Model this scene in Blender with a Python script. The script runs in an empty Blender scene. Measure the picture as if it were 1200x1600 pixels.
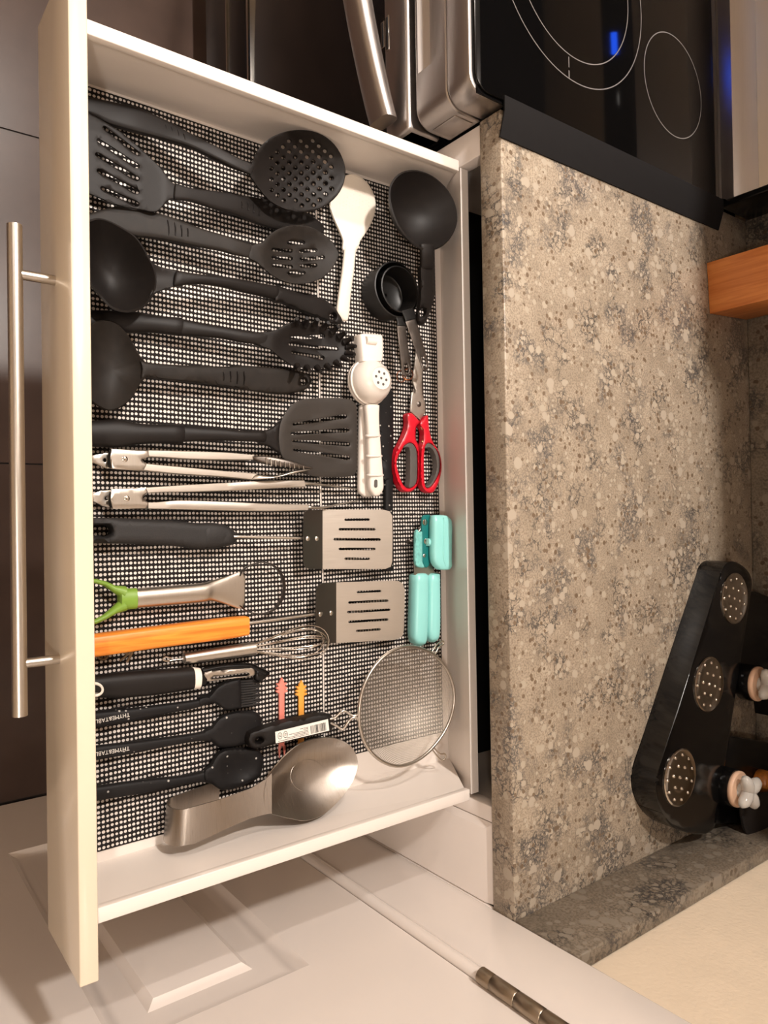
import bpy, bmesh, math, random
import numpy as np
from mathutils import Vector, Matrix, geometry

random.seed(7)
SC = bpy.context.scene
COL = SC.collection

# ------------------------------------------------------------------ camera
# measured: world +Y runs into the kitchen wall, +X along the counter, +Z up; floor z=0
PITCH, ROLL, YAW, FOC = 0.92531563, -0.0162548, -0.01034521, 1146.98
ZC = 0.826                     # counter top
CAMZ = ZC + 0.62
F = 0.669                      # inside bottom of the drawer
def _rot():
    p = PITCH
    M = np.array([[0, math.sin(p), math.cos(p)], [1, 0, 0], [0, math.cos(p), -math.sin(p)]])
    c, s = math.cos(ROLL), math.sin(ROLL)
    Rb = np.array([[c, -s, 0], [s, c, 0], [0, 0, 1]])
    c, s = math.cos(YAW), math.sin(YAW)
    Rc = np.array([[1, 0, 0], [0, c, -s], [0, s, c]])
    return Rc @ Rb @ M
RM = _rot()
cam = bpy.data.cameras.new('camera'); cam_o = bpy.data.objects.new('camera', cam); COL.objects.link(cam_o)
cam.sensor_fit = 'VERTICAL'; cam.sensor_height = 36.0; cam.lens = FOC / 1600 * 36.0
cam.clip_start = 0.02
r, d, f = RM
cam_o.matrix_world = Matrix(((r[0], -d[0], -f[0], 0), (r[1], -d[1], -f[1], 0), (r[2], -d[2], -f[2], CAMZ), (0, 0, 0, 1)))
SC.camera = cam_o

# ------------------------------------------------------------------ world, lights, exposure
W = bpy.data.worlds.new('world'); SC.world = W; W.use_nodes = True
W.node_tree.nodes['Background'].inputs[0].default_value = (1.0, 0.85, 0.7, 1)
W.node_tree.nodes['Background'].inputs[1].default_value = 0.05
SC.view_settings.view_transform = 'Standard'
SC.view_settings.look = 'None'
SC.view_settings.gamma = 1.0
SC.view_settings.use_curve_mapping = False
SC.view_settings.exposure = -0.16
WARM = (1.0, 0.925, 0.86)
CEIL = 2.45
LAMPS = [(-0.95, 0.42, 42), (-1.9, 0.42, 32), (0.33, -0.6, 13), (-1.1, -0.9, 5)]  # first two cast the main shadows; last two are unseen added fill
for lx, ly, lw in LAMPS:
    L = bpy.data.lights.new('ceiling_lamp', 'AREA'); L.shape = 'DISK'; L.size = 0.13; L.energy = lw; L.color = WARM
    lo = bpy.data.objects.new('ceiling_lamp', L); COL.objects.link(lo); lo.location = (lx, ly, CEIL - 0.012)

# ------------------------------------------------------------------ measuring helpers
def ray(px, py):
    return RM.T @ np.array([px - 600.0, py - 800.0, FOC])
def at(px, py, z):
    dd = ray(px, py); t = (z - CAMZ) / dd[2]
    return np.array([dd[0] * t, dd[1] * t, z])
def P(px, py, h):
    q = at(px, py, F + h); q[1] = max(q[1], .1885)      # nothing reaches into the drawer front
    return q
def aty(px, py, Y):
    dd = ray(px, py); t = Y / dd[1]
    return np.array([dd[0] * t, Y, CAMZ + dd[2] * t])
def atx(px, py, X):
    dd = ray(px, py); t = X / dd[0]
    return np.array([X, dd[1] * t, CAMZ + dd[2] * t])

# ------------------------------------------------------------------ materials
def lin(c):
    out = []
    for v in c[:3]:
        v = v / 255.0
        out.append(v / 12.92 if v <= 0.04045 else ((v + 0.055) / 1.055) ** 2.4)
    return (*out, 1.0)
class NT:
    def __init__(s, name):
        s.m = bpy.data.materials.new(name); s.m.use_nodes = True
        s.t = s.m.node_tree; s.b = s.t.nodes['Principled BSDF']
    def n(s, typ, **kw):
        nd = s.t.nodes.new(typ)
        for k, v in kw.items():
            if k.startswith('i_'):
                key = k[2:]
                key = int(key) if key.isdigit() else key.replace('_', ' ')
                nd.inputs[key].default_value = v
            else:
                setattr(nd, k, v)
        return nd
    def l(s, a, b): s.t.links.new(a, b)
    def ramp(s, stops, fac, interp='LINEAR'):
        rp = s.t.nodes.new('ShaderNodeValToRGB'); cr = rp.color_ramp; cr.interpolation = interp
        while len(cr.elements) < len(stops): cr.elements.new(0.5)
        for e, (pos, c) in zip(cr.elements, stops):
            e.position = pos; e.color = c if len(c) == 4 else (*c, 1)
        s.l(fac, rp.inputs[0]); return rp.outputs[0]
    def mix(s, fac, a, b, mode='MIX'):
        mx = s.t.nodes.new('ShaderNodeMix'); mx.data_type = 'RGBA'; mx.blend_type = mode
        for i, v in ((0, fac), (6, a), (7, b)):
            if hasattr(v, 'is_linked') or hasattr(v, 'links'): s.l(v, mx.inputs[i])
            else: mx.inputs[i].default_value = v
        return mx.outputs[2]
    def bump(s, h, strength=0.2, dist=0.001):
        b = s.n('ShaderNodeBump'); b.inputs['Strength'].default_value = strength; b.inputs['Distance'].default_value = dist
        s.l(h, b.inputs['Height']); s.l(b.outputs[0], s.b.inputs['Normal'])
def mat(name, col, rough=0.5, metal=0.0, spec=0.5, noise=0.0, nscale=60, bump=0.0, bscale=400, coat=0.0, stretch=None):
    k = NT(name); b = k.b
    b.inputs['Roughness'].default_value = rough; b.inputs['Metallic'].default_value = metal
    b.inputs['Specular IOR Level'].default_value = spec; b.inputs['Coat Weight'].default_value = coat
    tc = k.n('ShaderNodeTexCoord')
    src = tc.outputs['Object']
    if stretch:
        mp = k.n('ShaderNodeMapping'); mp.inputs['Scale'].default_value = stretch; k.l(src, mp.inputs[0]); src = mp.outputs[0]
    nz = k.n('ShaderNodeTexNoise'); nz.inputs['Scale'].default_value = nscale; nz.inputs['Detail'].default_value = 4; k.l(src, nz.inputs[0])
    c = lin(col)
    lo = tuple(v * (1 - noise) for v in c[:3]) + (1,); hi = tuple(min(1, v * (1 + noise)) for v in c[:3]) + (1,)
    k.l(k.ramp([(0.3, lo), (0.7, hi)], nz.outputs[0]), b.inputs['Base Color'])
    if bump:
        n2 = k.n('ShaderNodeTexNoise'); n2.inputs['Scale'].default_value = bscale; n2.inputs['Detail'].default_value = 2; k.l(src, n2.inputs[0])
        k.bump(n2.outputs[0], bump, 0.001)
    return k.m
def steel(name, col=(178, 170, 160), rough=0.3, stretch=(1, 30, 1), bump=0.05):
    k = NT(name); b = k.b
    b.inputs['Metallic'].default_value = 1.0
    tc = k.n('ShaderNodeTexCoord'); mp = k.n('ShaderNodeMapping'); mp.inputs['Scale'].default_value = stretch
    k.l(tc.outputs['Object'], mp.inputs[0])
    nz = k.n('ShaderNodeTexNoise'); nz.inputs['Scale'].default_value = 90; nz.inputs['Detail'].default_value = 5; k.l(mp.outputs[0], nz.inputs[0])
    c = lin(col)
    k.l(k.ramp([(0.3, tuple(v * 0.9 for v in c[:3]) + (1,)), (0.7, c)], nz.outputs[0]), b.inputs['Base Color'])
    k.l(k.ramp([(0.2, (rough * 0.8,) * 3), (0.8, (rough * 1.25,) * 3)], nz.outputs[0]), b.inputs['Roughness'])
    k.bump(nz.outputs[0], bump, 0.0006)
    return k.m
def speckled(name, col=(25, 23, 23), rough=0.55):
    k = NT(name); b = k.b; b.inputs['Roughness'].default_value = rough; b.inputs['Specular IOR Level'].default_value = .2
    tc = k.n('ShaderNodeTexCoord')
    v = k.n('ShaderNodeTexVoronoi'); v.inputs['Scale'].default_value = 110; k.l(tc.outputs['Object'], v.inputs[0])
    s1 = k.ramp([(0.10, (1, 1, 1)), (0.15, (0, 0, 0))], v.outputs['Distance'])
    sx = k.n('ShaderNodeSeparateColor'); k.l(v.outputs['Color'], sx.inputs[0])
    s2 = k.ramp([(0.35, (0, 0, 0)), (0.4, (1, 1, 1))], sx.outputs[0])
    mm = k.n('ShaderNodeMath', operation='MULTIPLY'); k.l(s1, mm.inputs[0]); k.l(s2, mm.inputs[1])
    k.l(k.mix(mm.outputs[0], lin(col), lin((170, 165, 158))), b.inputs['Base Color'])
    return k.m
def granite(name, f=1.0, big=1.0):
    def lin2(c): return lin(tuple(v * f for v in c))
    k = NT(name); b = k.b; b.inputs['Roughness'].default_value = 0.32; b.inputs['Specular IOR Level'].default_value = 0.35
    tc = k.n('ShaderNodeTexCoord'); bs = k.n('ShaderNodeVectorMath', operation='SCALE'); bs.inputs['Scale'].default_value = 1 / big; k.l(tc.outputs['Object'], bs.inputs[0]); src = bs.outputs[0]
    dn = k.n('ShaderNodeTexNoise'); dn.inputs['Scale'].default_value = 75; dn.inputs['Detail'].default_value = 8; dn.inputs['Roughness'].default_value = .65; k.l(src, dn.inputs[0])
    dv = k.n('ShaderNodeVectorMath', operation='SCALE'); dv.inputs['Scale'].default_value = 0.026; k.l(dn.outputs['Color'], dv.inputs[0])
    av = k.n('ShaderNodeVectorMath', operation='ADD'); k.l(src, av.inputs[0]); k.l(dv.outputs[0], av.inputs[1])
    # base mottling
    n1 = k.n('ShaderNodeTexNoise'); n1.inputs['Scale'].default_value = 24; n1.inputs['Detail'].default_value = 8; k.l(src, n1.inputs[0])
    base = k.ramp([(0.3, lin2((152, 138, 120))), (0.52, lin2((167, 152, 133))), (0.72, lin2((179, 164, 144)))], n1.outputs[0])
    fine = k.n('ShaderNodeTexNoise'); fine.inputs['Scale'].default_value = 420; fine.inputs['Detail'].default_value = 3; k.l(src, fine.inputs[0])
    base = k.mix(k.ramp([(0.40, (0.62,) * 3), (0.57, (0, 0, 0))], fine.outputs[0]), base, lin2((118, 104, 88)))
    # veins: cell edges of two sizes where a cloud mask allows them
    def veins(scale, w, off, lo, hi):
        v = k.n('ShaderNodeTexVoronoi', feature='DISTANCE_TO_EDGE'); v.inputs['Scale'].default_value = scale; k.l(av.outputs[0], v.inputs[0])
        e = k.ramp([(0.0, (1, 1, 1)), (w, (0, 0, 0))], v.outputs['Distance'])
        mk = k.n('ShaderNodeTexNoise'); mk.inputs['Scale'].default_value = off; mk.inputs['Detail'].default_value = 3; k.l(src, mk.inputs[0])
        m2 = k.ramp([(lo, (0, 0, 0)), (hi, (1, 1, 1))], mk.outputs[0])
        bk = k.n('ShaderNodeTexNoise'); bk.inputs['Scale'].default_value = 240; bk.inputs['Detail'].default_value = 2; k.l(src, bk.inputs[0])
        b2 = k.ramp([(0.28, (0.4,) * 3), (0.42, (1, 1, 1))], bk.outputs[0])
        mm = k.n('ShaderNodeMath', operation='MULTIPLY'); k.l(e, mm.inputs[0]); k.l(m2, mm.inputs[1])
        m3 = k.n('ShaderNodeMath', operation='MULTIPLY'); k.l(mm.outputs[0], m3.inputs[0]); k.l(b2, m3.inputs[1]); return m3.outputs[0]
    c = k.mix(veins(75, 0.10, 19, 0.51, 0.61), base, lin2((56, 54, 54)))
    c = k.mix(veins(140, 0.2, 15, 0.53, 0.63), c, lin2((74, 72, 72)))
    # pebbles, pale and brown
    def pebbles(scale, rad, sel_lo, col, sel_hi=2.0):
        v = k.n('ShaderNodeTexVoronoi'); v.inputs['Scale'].default_value = scale; v.inputs['Randomness'].default_value = 1.0
        mpn = k.n('ShaderNodeVectorMath', operation='SCALE'); mpn.inputs['Scale'].default_value = 0.16; k.l(dv.outputs[0], mpn.inputs[0])
        ad = k.n('ShaderNodeVectorMath', operation='ADD'); k.l(src, ad.inputs[0]); k.l(mpn.outputs[0], ad.inputs[1]); k.l(ad.outputs[0], v.inputs[0])
        d1 = k.ramp([(rad, (1, 1, 1)), (rad + 0.05, (0, 0, 0))], v.outputs['Distance'])
        sc = k.n('ShaderNodeSeparateColor'); k.l(v.outputs['Color'], sc.inputs[0])
        g = k.n('ShaderNodeMath', operation='GREATER_THAN'); g.inputs[1].default_value = sel_lo; k.l(sc.outputs[0], g.inputs[0])
        mm = k.n('ShaderNodeMath', operation='MULTIPLY'); k.l(d1, mm.inputs[0]); k.l(g.outputs[0], mm.inputs[1])
        return mm.outputs[0], col
    for args in ((82, 0.38, 0.82, (172, 159, 141)), (150, 0.36, 0.86, (175, 162, 144)), (130, 0.33, 0.80, (116, 98, 80)), (103, 0.30, 0.90, (110, 92, 74)), (48, 0.33, 0.86, (172, 159, 142))):
        mk, col = pebbles(*args)
        c = k.mix(mk, c, lin2(col))
    k.l(c, b.inputs['Base Color'])
    return k.m
def wood(name, c1, c2, axis, scale=14, rough=0.4):
    k = NT(name); b = k.b; b.inputs['Roughness'].default_value = rough
    tc = k.n('ShaderNodeTexCoord'); mp = k.n('ShaderNodeMapping'); s = [1, 1, 1]; s[axis] = 0.06
    mp.inputs['Scale'].default_value = s; k.l(tc.outputs['Object'], mp.inputs[0])
    n1 = k.n('ShaderNodeTexNoise'); n1.inputs['Scale'].default_value = scale * 12; n1.inputs['Detail'].default_value = 6; n1.inputs['Distortion'].default_value = 1.2
    k.l(mp.outputs[0], n1.inputs[0])
    k.l(k.ramp([(0.3, lin(c1)), (0.62, lin(c2))], n1.outputs[0]), b.inputs['Base Color'])
    k.bump(n1.outputs[0], 0.08, 0.001)
    return k.m
def emis(name, col, st):
    k = NT(name); k.b.inputs['Base Color'].default_value = (0, 0, 0, 1)
    k.b.inputs['Emission Color'].default_value = lin(col); k.b.inputs['Emission Strength'].default_value = st
    return k.m
def glassm(name, col=(255, 255, 255), rough=0.03):
    k = NT(name); k.b.inputs['Base Color'].default_value = lin(col); k.b.inputs['Transmission Weight'].default_value = .55
    k.b.inputs['Roughness'].default_value = rough; k.b.inputs['IOR'].default_value = 1.48
    return k.m
def meshm(name):
    # woven wire mesh: a fine two-way grid, see-through between the wires
    k = NT(name); b = k.b; b.inputs['Metallic'].default_value = 0.8; b.inputs['Roughness'].default_value = 0.6
    b.inputs['Base Color'].default_value = lin((186, 176, 164))
    tc = k.n('ShaderNodeTexCoord'); sx = k.n('ShaderNodeSeparateXYZ'); k.l(tc.outputs['Object'], sx.inputs[0])
    outs = []
    for a in (0, 1):
        m1 = k.n('ShaderNodeMath', operation='MULTIPLY'); m1.inputs[1].default_value = 700.0; k.l(sx.outputs[a], m1.inputs[0])
        fr = k.n('ShaderNodeMath', operation='FRACT'); k.l(m1.outputs[0], fr.inputs[0])
        lt = k.n('ShaderNodeMath', operation='LESS_THAN'); lt.inputs[1].default_value = 0.26; k.l(fr.outputs[0], lt.inputs[0])
        outs.append(lt.outputs[0])
    mx = k.n('ShaderNodeMath', operation='MAXIMUM'); k.l(outs[0], mx.inputs[0]); k.l(outs[1], mx.inputs[1])
    k.l(mx.outputs[0], b.inputs['Alpha'])
    return k.m

M = dict(
    paint=mat('white_lacquer', (232, 222, 214), 0.22, coat=0.3, noise=0.02, nscale=6),
    front=mat('drawer_front_lacquer', (226, 210, 186), 0.25, coat=0.3, noise=0.02, nscale=6),
    melamine=mat('white_melamine', (228, 218, 209), 0.32, noise=0.015, nscale=5),
    wall=mat('textured_wall_paint', (226, 208, 184), 0.8, noise=0.03, nscale=20, bump=0.7, bscale=170),
    ceilp=mat('ceiling_paint', (236, 226, 212), 0.9, noise=0.02, bump=0.2, bscale=200),
    grout=mat('dark_grout', (34, 28, 25), 0.8, noise=0.1),
    tile=mat('dark_floor_tile', (74, 59, 52), 0.3, spec=.25, noise=0.16, nscale=9, bump=0.05, bscale=60),
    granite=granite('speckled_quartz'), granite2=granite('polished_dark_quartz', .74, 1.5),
    black_gap=mat('shade_and_collar_black', (22, 20, 19), 0.8, noise=0.1),
    cord=mat('black_foam_cord', (27, 22, 20), 0.8, spec=.3, noise=0.2, nscale=300),
    nylon=mat('black_nylon', (27, 23, 21), 0.5, spec=.22, noise=0.08, nscale=40, bump=0.04, bscale=900),
    nylon2=mat('charcoal_nylon', (54, 49, 45), 0.55, spec=.25, noise=0.06, nscale=40, bump=0.04, bscale=900),
    nylon_dusty=mat('dusty_black_nylon', (33, 28, 24), 0.55, spec=.22, noise=0.2, nscale=70, bump=0.05, bscale=900),
    rubber=mat('black_rubber', (28, 25, 24), 0.65, noise=0.1, nscale=80, bump=0.25, bscale=700),
    plastic=mat('glossy_black_plastic', (12, 11, 11), 0.2, spec=.3, noise=0.1, nscale=20),
    cupblk=mat('black_cup_plastic', (19, 17, 16), 0.38, spec=.4, noise=0.08, nscale=30),
    sil=speckled('speckled_black_silicone'),
    white=mat('white_plastic', (236, 226, 212), 0.35, noise=0.02, nscale=30),
    white2=mat('white_squeezer_plastic', (232, 222, 212), 0.28, noise=0.02, nscale=30, coat=0.2),
    grayp=mat('grey_plastic', (120, 116, 108), 0.5, noise=0.05),
    graydark=mat('dark_grey_rubber', (84, 80, 76), 0.6, noise=0.08, nscale=60),
    red=mat('red_plastic', (206, 22, 42), 0.35, noise=0.03),
    teal=mat('turquoise_plastic', (146, 214, 209), 0.3, noise=0.02, nscale=20),
    teal_d=mat('dark_teal_enamel', (24, 110, 108), 0.35, noise=0.06),
    teal_s=mat('scuffed_turquoise', (120, 190, 184), 0.5, noise=0.18, nscale=260),
    green=mat('green_silicone', (118, 152, 52), 0.45, noise=0.04),
    pink=mat('coral_plastic', (240, 140, 124), 0.45, noise=0.03),
    orange=mat('orange_plastic', (244, 168, 72), 0.45, noise=0.03),
    leather=mat('brown_leather', (120, 98, 72), 0.7, noise=0.15, nscale=120),
    copper=mat('copper_wire', (190, 120, 80), 0.3, metal=1.0, noise=0.05),
    brass=mat('brass', (226, 190, 130), 0.3, metal=1.0, noise=0.05),
    steel=steel('brushed_steel', (196, 188, 178), .32, (.4, 60, 1), 0.01), guard_steel=steel('backguard_steel', (196, 192, 190), .17, (.2, 60, 60), 0.0),
    steel_y=steel('brushed_steel_lengthwise', (208, 200, 190), 0.42, (60, .4, 1), 0.0),
    steel_r=steel('spoon_rest_steel', (164, 155, 146), .3, (.4, 60, 1), 0.01),
    steel_d=steel('dark_brushed_steel', (112, 104, 98), 0.4),
    range_steel=steel('range_steel', (188, 182, 178), 0.34, (.2, 60, 60), 0.0),
    chrome=mat('polished_chrome', (205, 198, 190), 0.1, metal=1.0, noise=0.03),
    wire=mat('steel_wire', (200, 190, 178), 0.22, metal=1.0, noise=0.05),
    nickel=steel('satin_nickel', (165, 150, 132), 0.35, (30, 30, 1)),
    wood=wood('orange_beech', (212, 112, 30), (240, 150, 52), 1),
    bamboo=wood('bamboo', (176, 98, 44), (204, 128, 66), 2, 9),
    glass_blk=mat('black_ceramic_glass', (10, 9, 9), 0.06, spec=.3, noise=0.1, nscale=4),
    oven_glass=mat('black_oven_glass', (8, 7, 7), 0.08, noise=0.1, nscale=4),
    silicone_gap=mat('matte_black_silicone', (24, 22, 22), 0.8, spec=.2, noise=0.06),
    stand=mat('polished_black_plastic', (10, 9, 9), .14, noise=.1),
    ring=mat('grey_burner_print', (120, 114, 110), 0.4, noise=0.05),
    label=mat('paper_label', (232, 226, 216), 0.6, noise=0.02),
    ink=mat('black_ink', (40, 36, 34), 0.6, noise=0.05),
    print_=mat('white_print', (214, 208, 200), 0.5, noise=0.03),
    cork=mat('peach_seal', (206, 168, 140), 0.5, noise=0.05),
    amber=mat('amber_spice', (176, 106, 40), 0.4, noise=0.3, nscale=200),
    clear=glassm('clear_glass', (240, 234, 226), .12),
    mesh=meshm('fine_wire_mesh'),
    lamp=emis('lamp_diffuser', (255, 226, 190), 6.0),
    display=emis('blue_display', (30, 90, 255), 14.0),
    blue_glow=emis('added_blue_glow', (120, 190, 255), 1.6),
)

# ------------------------------------------------------------------ object helpers
THINGS = []
def mk(name, verts, faces, m, parent=None, smooth=40, recalc=True):
    me = bpy.data.meshes.new(name)
    me.from_pydata([tuple(map(float, v)) for v in verts], [], faces)
    if recalc:
        bm = bmesh.new(); bm.from_mesh(me); bmesh.ops.recalc_face_normals(bm, faces=bm.faces); bm.to_mesh(me); bm.free()
    if smooth:
        me.polygons.foreach_set('use_smooth', [True] * len(me.polygons))
        me.set_sharp_from_angle(angle=math.radians(smooth))
    me.materials.append(m); me.update()
    o = bpy.data.objects.new(name, me); COL.objects.link(o)
    if parent: o.parent = parent
    return o
def tag(o, label=None, cat=None, group=None, kind=None):
    if label: o['label'] = label
    if cat: o['category'] = cat
    if group: o['group'] = group
    if kind: o['kind'] = kind
    return o
def thing(name, label, cat, group=None):
    o = bpy.data.objects.new(name, None); COL.objects.link(o); o.empty_display_size = 0.02
    THINGS.append(o); return tag(o, label, cat, group)
def sm_closed(pts, n=4):
    p = np.array(pts, float); N = len(p); out = []
    for i in range(N):
        a, b, c, e = p[i - 1], p[i], p[(i + 1) % N], p[(i + 2) % N]
        for k in range(n):
            t = k / n
            out.append(0.5 * (2 * b + (c - a) * t + (2 * a - 5 * b + 4 * c - e) * t * t + (3 * b - a - 3 * c + e) * t ** 3))
    return np.array(out)
def sm_open(pts, n=4):
    p = np.array(pts, float); N = len(p); out = []
    for i in range(N - 1):
        a = p[i - 1] if i > 0 else 2 * p[0] - p[1]; b = p[i]; c = p[i + 1]; e = p[i + 2] if i + 2 < N else 2 * p[-1] - p[-2]
        for k in range(n):
            t = k / n
            out.append(0.5 * (2 * b + (c - a) * t + (2 * a - 5 * b + 4 * c - e) * t * t + (3 * b - a - 3 * c + e) * t ** 3))
    out.append(p[-1]); return np.array(out)
def inside(pts, poly):
    x, y = pts[:, 0], pts[:, 1]; ins = np.zeros(len(pts), bool); n = len(poly)
    for i in range(n):
        x1, y1 = poly[i - 1]; x2, y2 = poly[i]
        c = ((y1 > y) != (y2 > y))
        if y1 != y2:
            ins ^= c & (x < (x2 - x1) * (y - y1) / (y2 - y1) + x1)
    return ins
def dist_poly(pts, polys):
    dm = np.full(len(pts), 1e9)
    for poly in polys:
        for i in range(len(poly)):
            a, b = poly[i - 1], poly[i]; ab = b - a; L2 = max(ab @ ab, 1e-12)
            t = np.clip(((pts - a) @ ab) / L2, 0, 1)
            q = pts - (a + t[:, None] * ab); dm = np.minimum(dm, np.hypot(q[:, 0], q[:, 1]))
    return dm
def slot(x1, y1, x2, y2, w1, w2=None, n=4):
    w2 = w1 if w2 is None else w2
    a = math.atan2(y2 - y1, x2 - x1); out = []
    for k in range(n + 1):
        t = a + math.pi / 2 + math.pi * k / n; out.append((x1 + w1 * math.cos(t), y1 + w1 * math.sin(t)))
    for k in range(n + 1):
        t = a - math.pi / 2 + math.pi * k / n; out.append((x2 + w2 * math.cos(t), y2 + w2 * math.sin(t)))
    return out
def ell(cx, cy, rx, ry, n=14, a=0):
    out = []
    for k in range(n):
        t = 2 * math.pi * k / n; x, y = rx * math.cos(t), ry * math.sin(t)
        out.append((cx + x * math.cos(a) - y * math.sin(a), cy + x * math.sin(a) + y * math.cos(a)))
    return out
def plate(name, outline, h, t, m, parent, holes=(), g=7.0, sm=3, rnd=(2.0, 0.001), smooth=50, pf=P):
    """solid sheet: outline and holes measured on the surface at height h (number or function), thickness t, rounded rims"""
    hf = h if callable(h) else (lambda x, y: h)
    loops = [sm_closed(outline, sm) if sm > 1 else np.array(outline, float)]
    loops += [np.array(q, float) for q in holes]
    co, ed = [], []
    for lp in loops:
        b = len(co); co += [tuple(q) for q in lp]; ed += [(b + i, b + (i + 1) % len(lp)) for i in range(len(lp))]
    nb = len(co)
    o = loops[0]; mn, mx = o.min(0), o.max(0)
    xs = np.arange(mn[0] + g * .5, mx[0], g); ys = np.arange(mn[1] + g * .5, mx[1], g)
    cand = [np.array([(x + (g * .5 if j % 2 else 0), y) for j, y in enumerate(ys) for x in xs]).reshape(-1, 2)]
    w = rnd[0]
    if rnd[1] > 0:
        for lp in loops:
            tn = np.roll(lp, -1, 0) - np.roll(lp, 1, 0); nl = np.stack([-tn[:, 1], tn[:, 0]], 1); nl /= np.maximum(np.hypot(nl[:, 0], nl[:, 1]), 1e-9)[:, None]
            for s in (-1, 1):
                for q in (0.3, 1.0): cand.append(lp + nl * s * w * q)
    cand = np.concatenate(cand)
    ok = inside(cand, loops[0])
    for lp in loops[1:]: ok &= ~inside(cand, lp)
    cand = cand[ok]
    dc = dist_poly(cand, loops)
    cand = cand[dc > (w * 0.22 if rnd[1] > 0 else g * 0.3)]
    key = {}
    for q in cand: key.setdefault((round(q[0] / (w * .3)), round(q[1] / (w * .3))), q)
    allc = [Vector(c) for c in co] + [Vector(q) for q in key.values()]
    res = geometry.delaunay_2d_cdt(allc, ed, [], 0, 1e-5)
    V = np.array([tuple(v) for v in res[0]]); tri = [tuple(q) for q in res[2] if len(q) == 3]
    T = np.array(tri); cen = V[T].mean(1)
    ok = inside(cen, loops[0])
    for lp in loops[1:]: ok &= ~inside(cen, lp)
    T = T[ok]
    dd = dist_poly(V, loops)
    hh = np.array([hf(x, y) for x, y in V])
    u = 1 - np.clip(dd / w, 0, 1); drop = rnd[1] * (1 - np.sqrt(np.maximum(0, 1 - u * u))) if rnd[1] > 0 else np.zeros(len(V))
    top = np.array([pf(x, y, q) for (x, y), q in zip(V, hh - drop)])
    bot = np.array([pf(x, y, q) for (x, y), q in zip(V, hh - drop)]); bot[:, 2] -= np.maximum(t - drop, 0.0003)
    n = len(V); faces = []
    cnt = {}
    for a, b, c in T:
        faces.append((int(a), int(b), int(c))); faces.append((int(c) + n, int(b) + n, int(a) + n))
        for e in ((a, b), (b, c), (c, a)): cnt.setdefault(tuple(sorted(map(int, e))), []).append((int(e[0]), int(e[1])))
    for e, lst in cnt.items():
        if len(lst) == 1:
            a, b = lst[0]; faces.append((b, a, a + n, b + n))
    used = sorted({i for fc in faces for i in fc}); rm = {v: i for i, v in enumerate(used)}
    VV = np.concatenate([top, bot])[used]
    return mk(name, VV, [tuple(rm[i] for i in fc) for fc in faces], m, parent, smooth)
def rings(name, R, m, parent=None, smooth=45, close=False, caps=True):
    n = len(R[0]); V = [v for r_ in R for v in r_]; Fc = []
    k = len(R)
    for i in range(k if close else k - 1):
        j = (i + 1) % k
        for a in range(n):
            b = (a + 1) % n; Fc.append((i * n + a, i * n + b, j * n + b, j * n + a))
    if caps and not close:
        Fc.append(tuple(range(n - 1, -1, -1))); Fc.append(tuple((k - 1) * n + a for a in range(n)))
    return mk(name, V, Fc, m, parent, smooth)
def loft(name, st, m, parent=None, n=16, p=2.4, sub=4, cap=0.5, smooth=60, pf=P):
    """bar whose two edges run through measured points (ax, ay, bx, by, mid height, half thickness)"""
    S = sm_open(st, sub) if sub > 1 else np.array(st, float)
    R = []
    def ring(C, U, t, s=1.0):
        out = []
        for k in range(n):
            a = 2 * math.pi * k / n; c, sn = math.cos(a), math.sin(a)
            q_ = C + s * (U * math.copysign(abs(c) ** (2 / p), c) + np.array([0, 0, t]) * math.copysign(abs(sn) ** (2 / p), sn))
            if pf is P: q_[1] = max(q_[1], .1885)
            out.append(q_)
        return out
    CU = []
    for ax, ay, bx, by, h, t in S:
        A, B = pf(ax, ay, h), pf(bx, by, h); CU.append(((A + B) / 2, (B - A) / 2, t))
    for C, U, t in CU: R.append(ring(C, U, t))
    if cap:
        for end in (0, -1):
            C, U, t = CU[end]; C2 = CU[1 if end == 0 else -2][0]
            dr = C - C2; dr /= max(np.linalg.norm(dr), 1e-9); L = min(t, np.linalg.norm(U)) * cap
            e1 = ring(C + dr * L * .75, U, t, 0.72); e2 = ring(C + dr * L, U, t, 0.4)
            if end == 0: R = [e2, e1] + R
            else: R = R + [e1, e2]
    return rings(name, R, m, parent, smooth)
def tube(name, pts, rad, m, parent=None, n=8, close=False, sub=1, flat=None):
    pts = np.array(pts, float)
    if sub > 1:
        m0 = len(pts); pts = sm_closed(pts, sub) if close else sm_open(pts, sub)
        if hasattr(rad, '__len__'): rad = np.interp(np.linspace(0, m0 - 1, len(pts)), range(m0), rad)
    k = len(pts); R = []
    up0 = None
    for i in range(k):
        a = pts[i - 1] if (i > 0 or close) else pts[i]; b = pts[(i + 1) % k] if (i < k - 1 or close) else pts[i]
        T = b - a; T /= max(np.linalg.norm(T), 1e-12)
        if up0 is None:
            up0 = np.array([0, 0, 1.0]) if abs(T[2]) < 0.9 else np.array([1.0, 0, 0])
        S = np.cross(T, up0); S /= max(np.linalg.norm(S), 1e-9); Uv = np.cross(S, T); up0 = Uv
        rr = rad[i] if hasattr(rad, '__len__') else rad
        f2 = flat if flat else 1.0
        R.append([pts[i] + rr * (S * math.cos(2 * math.pi * q / n) + f2 * Uv * math.sin(2 * math.pi * q / n)) for q in range(n)])
    return rings(name, R, m, parent, 60, close)
def px3(lst):
    return [P(*q) for q in lst]
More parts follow.
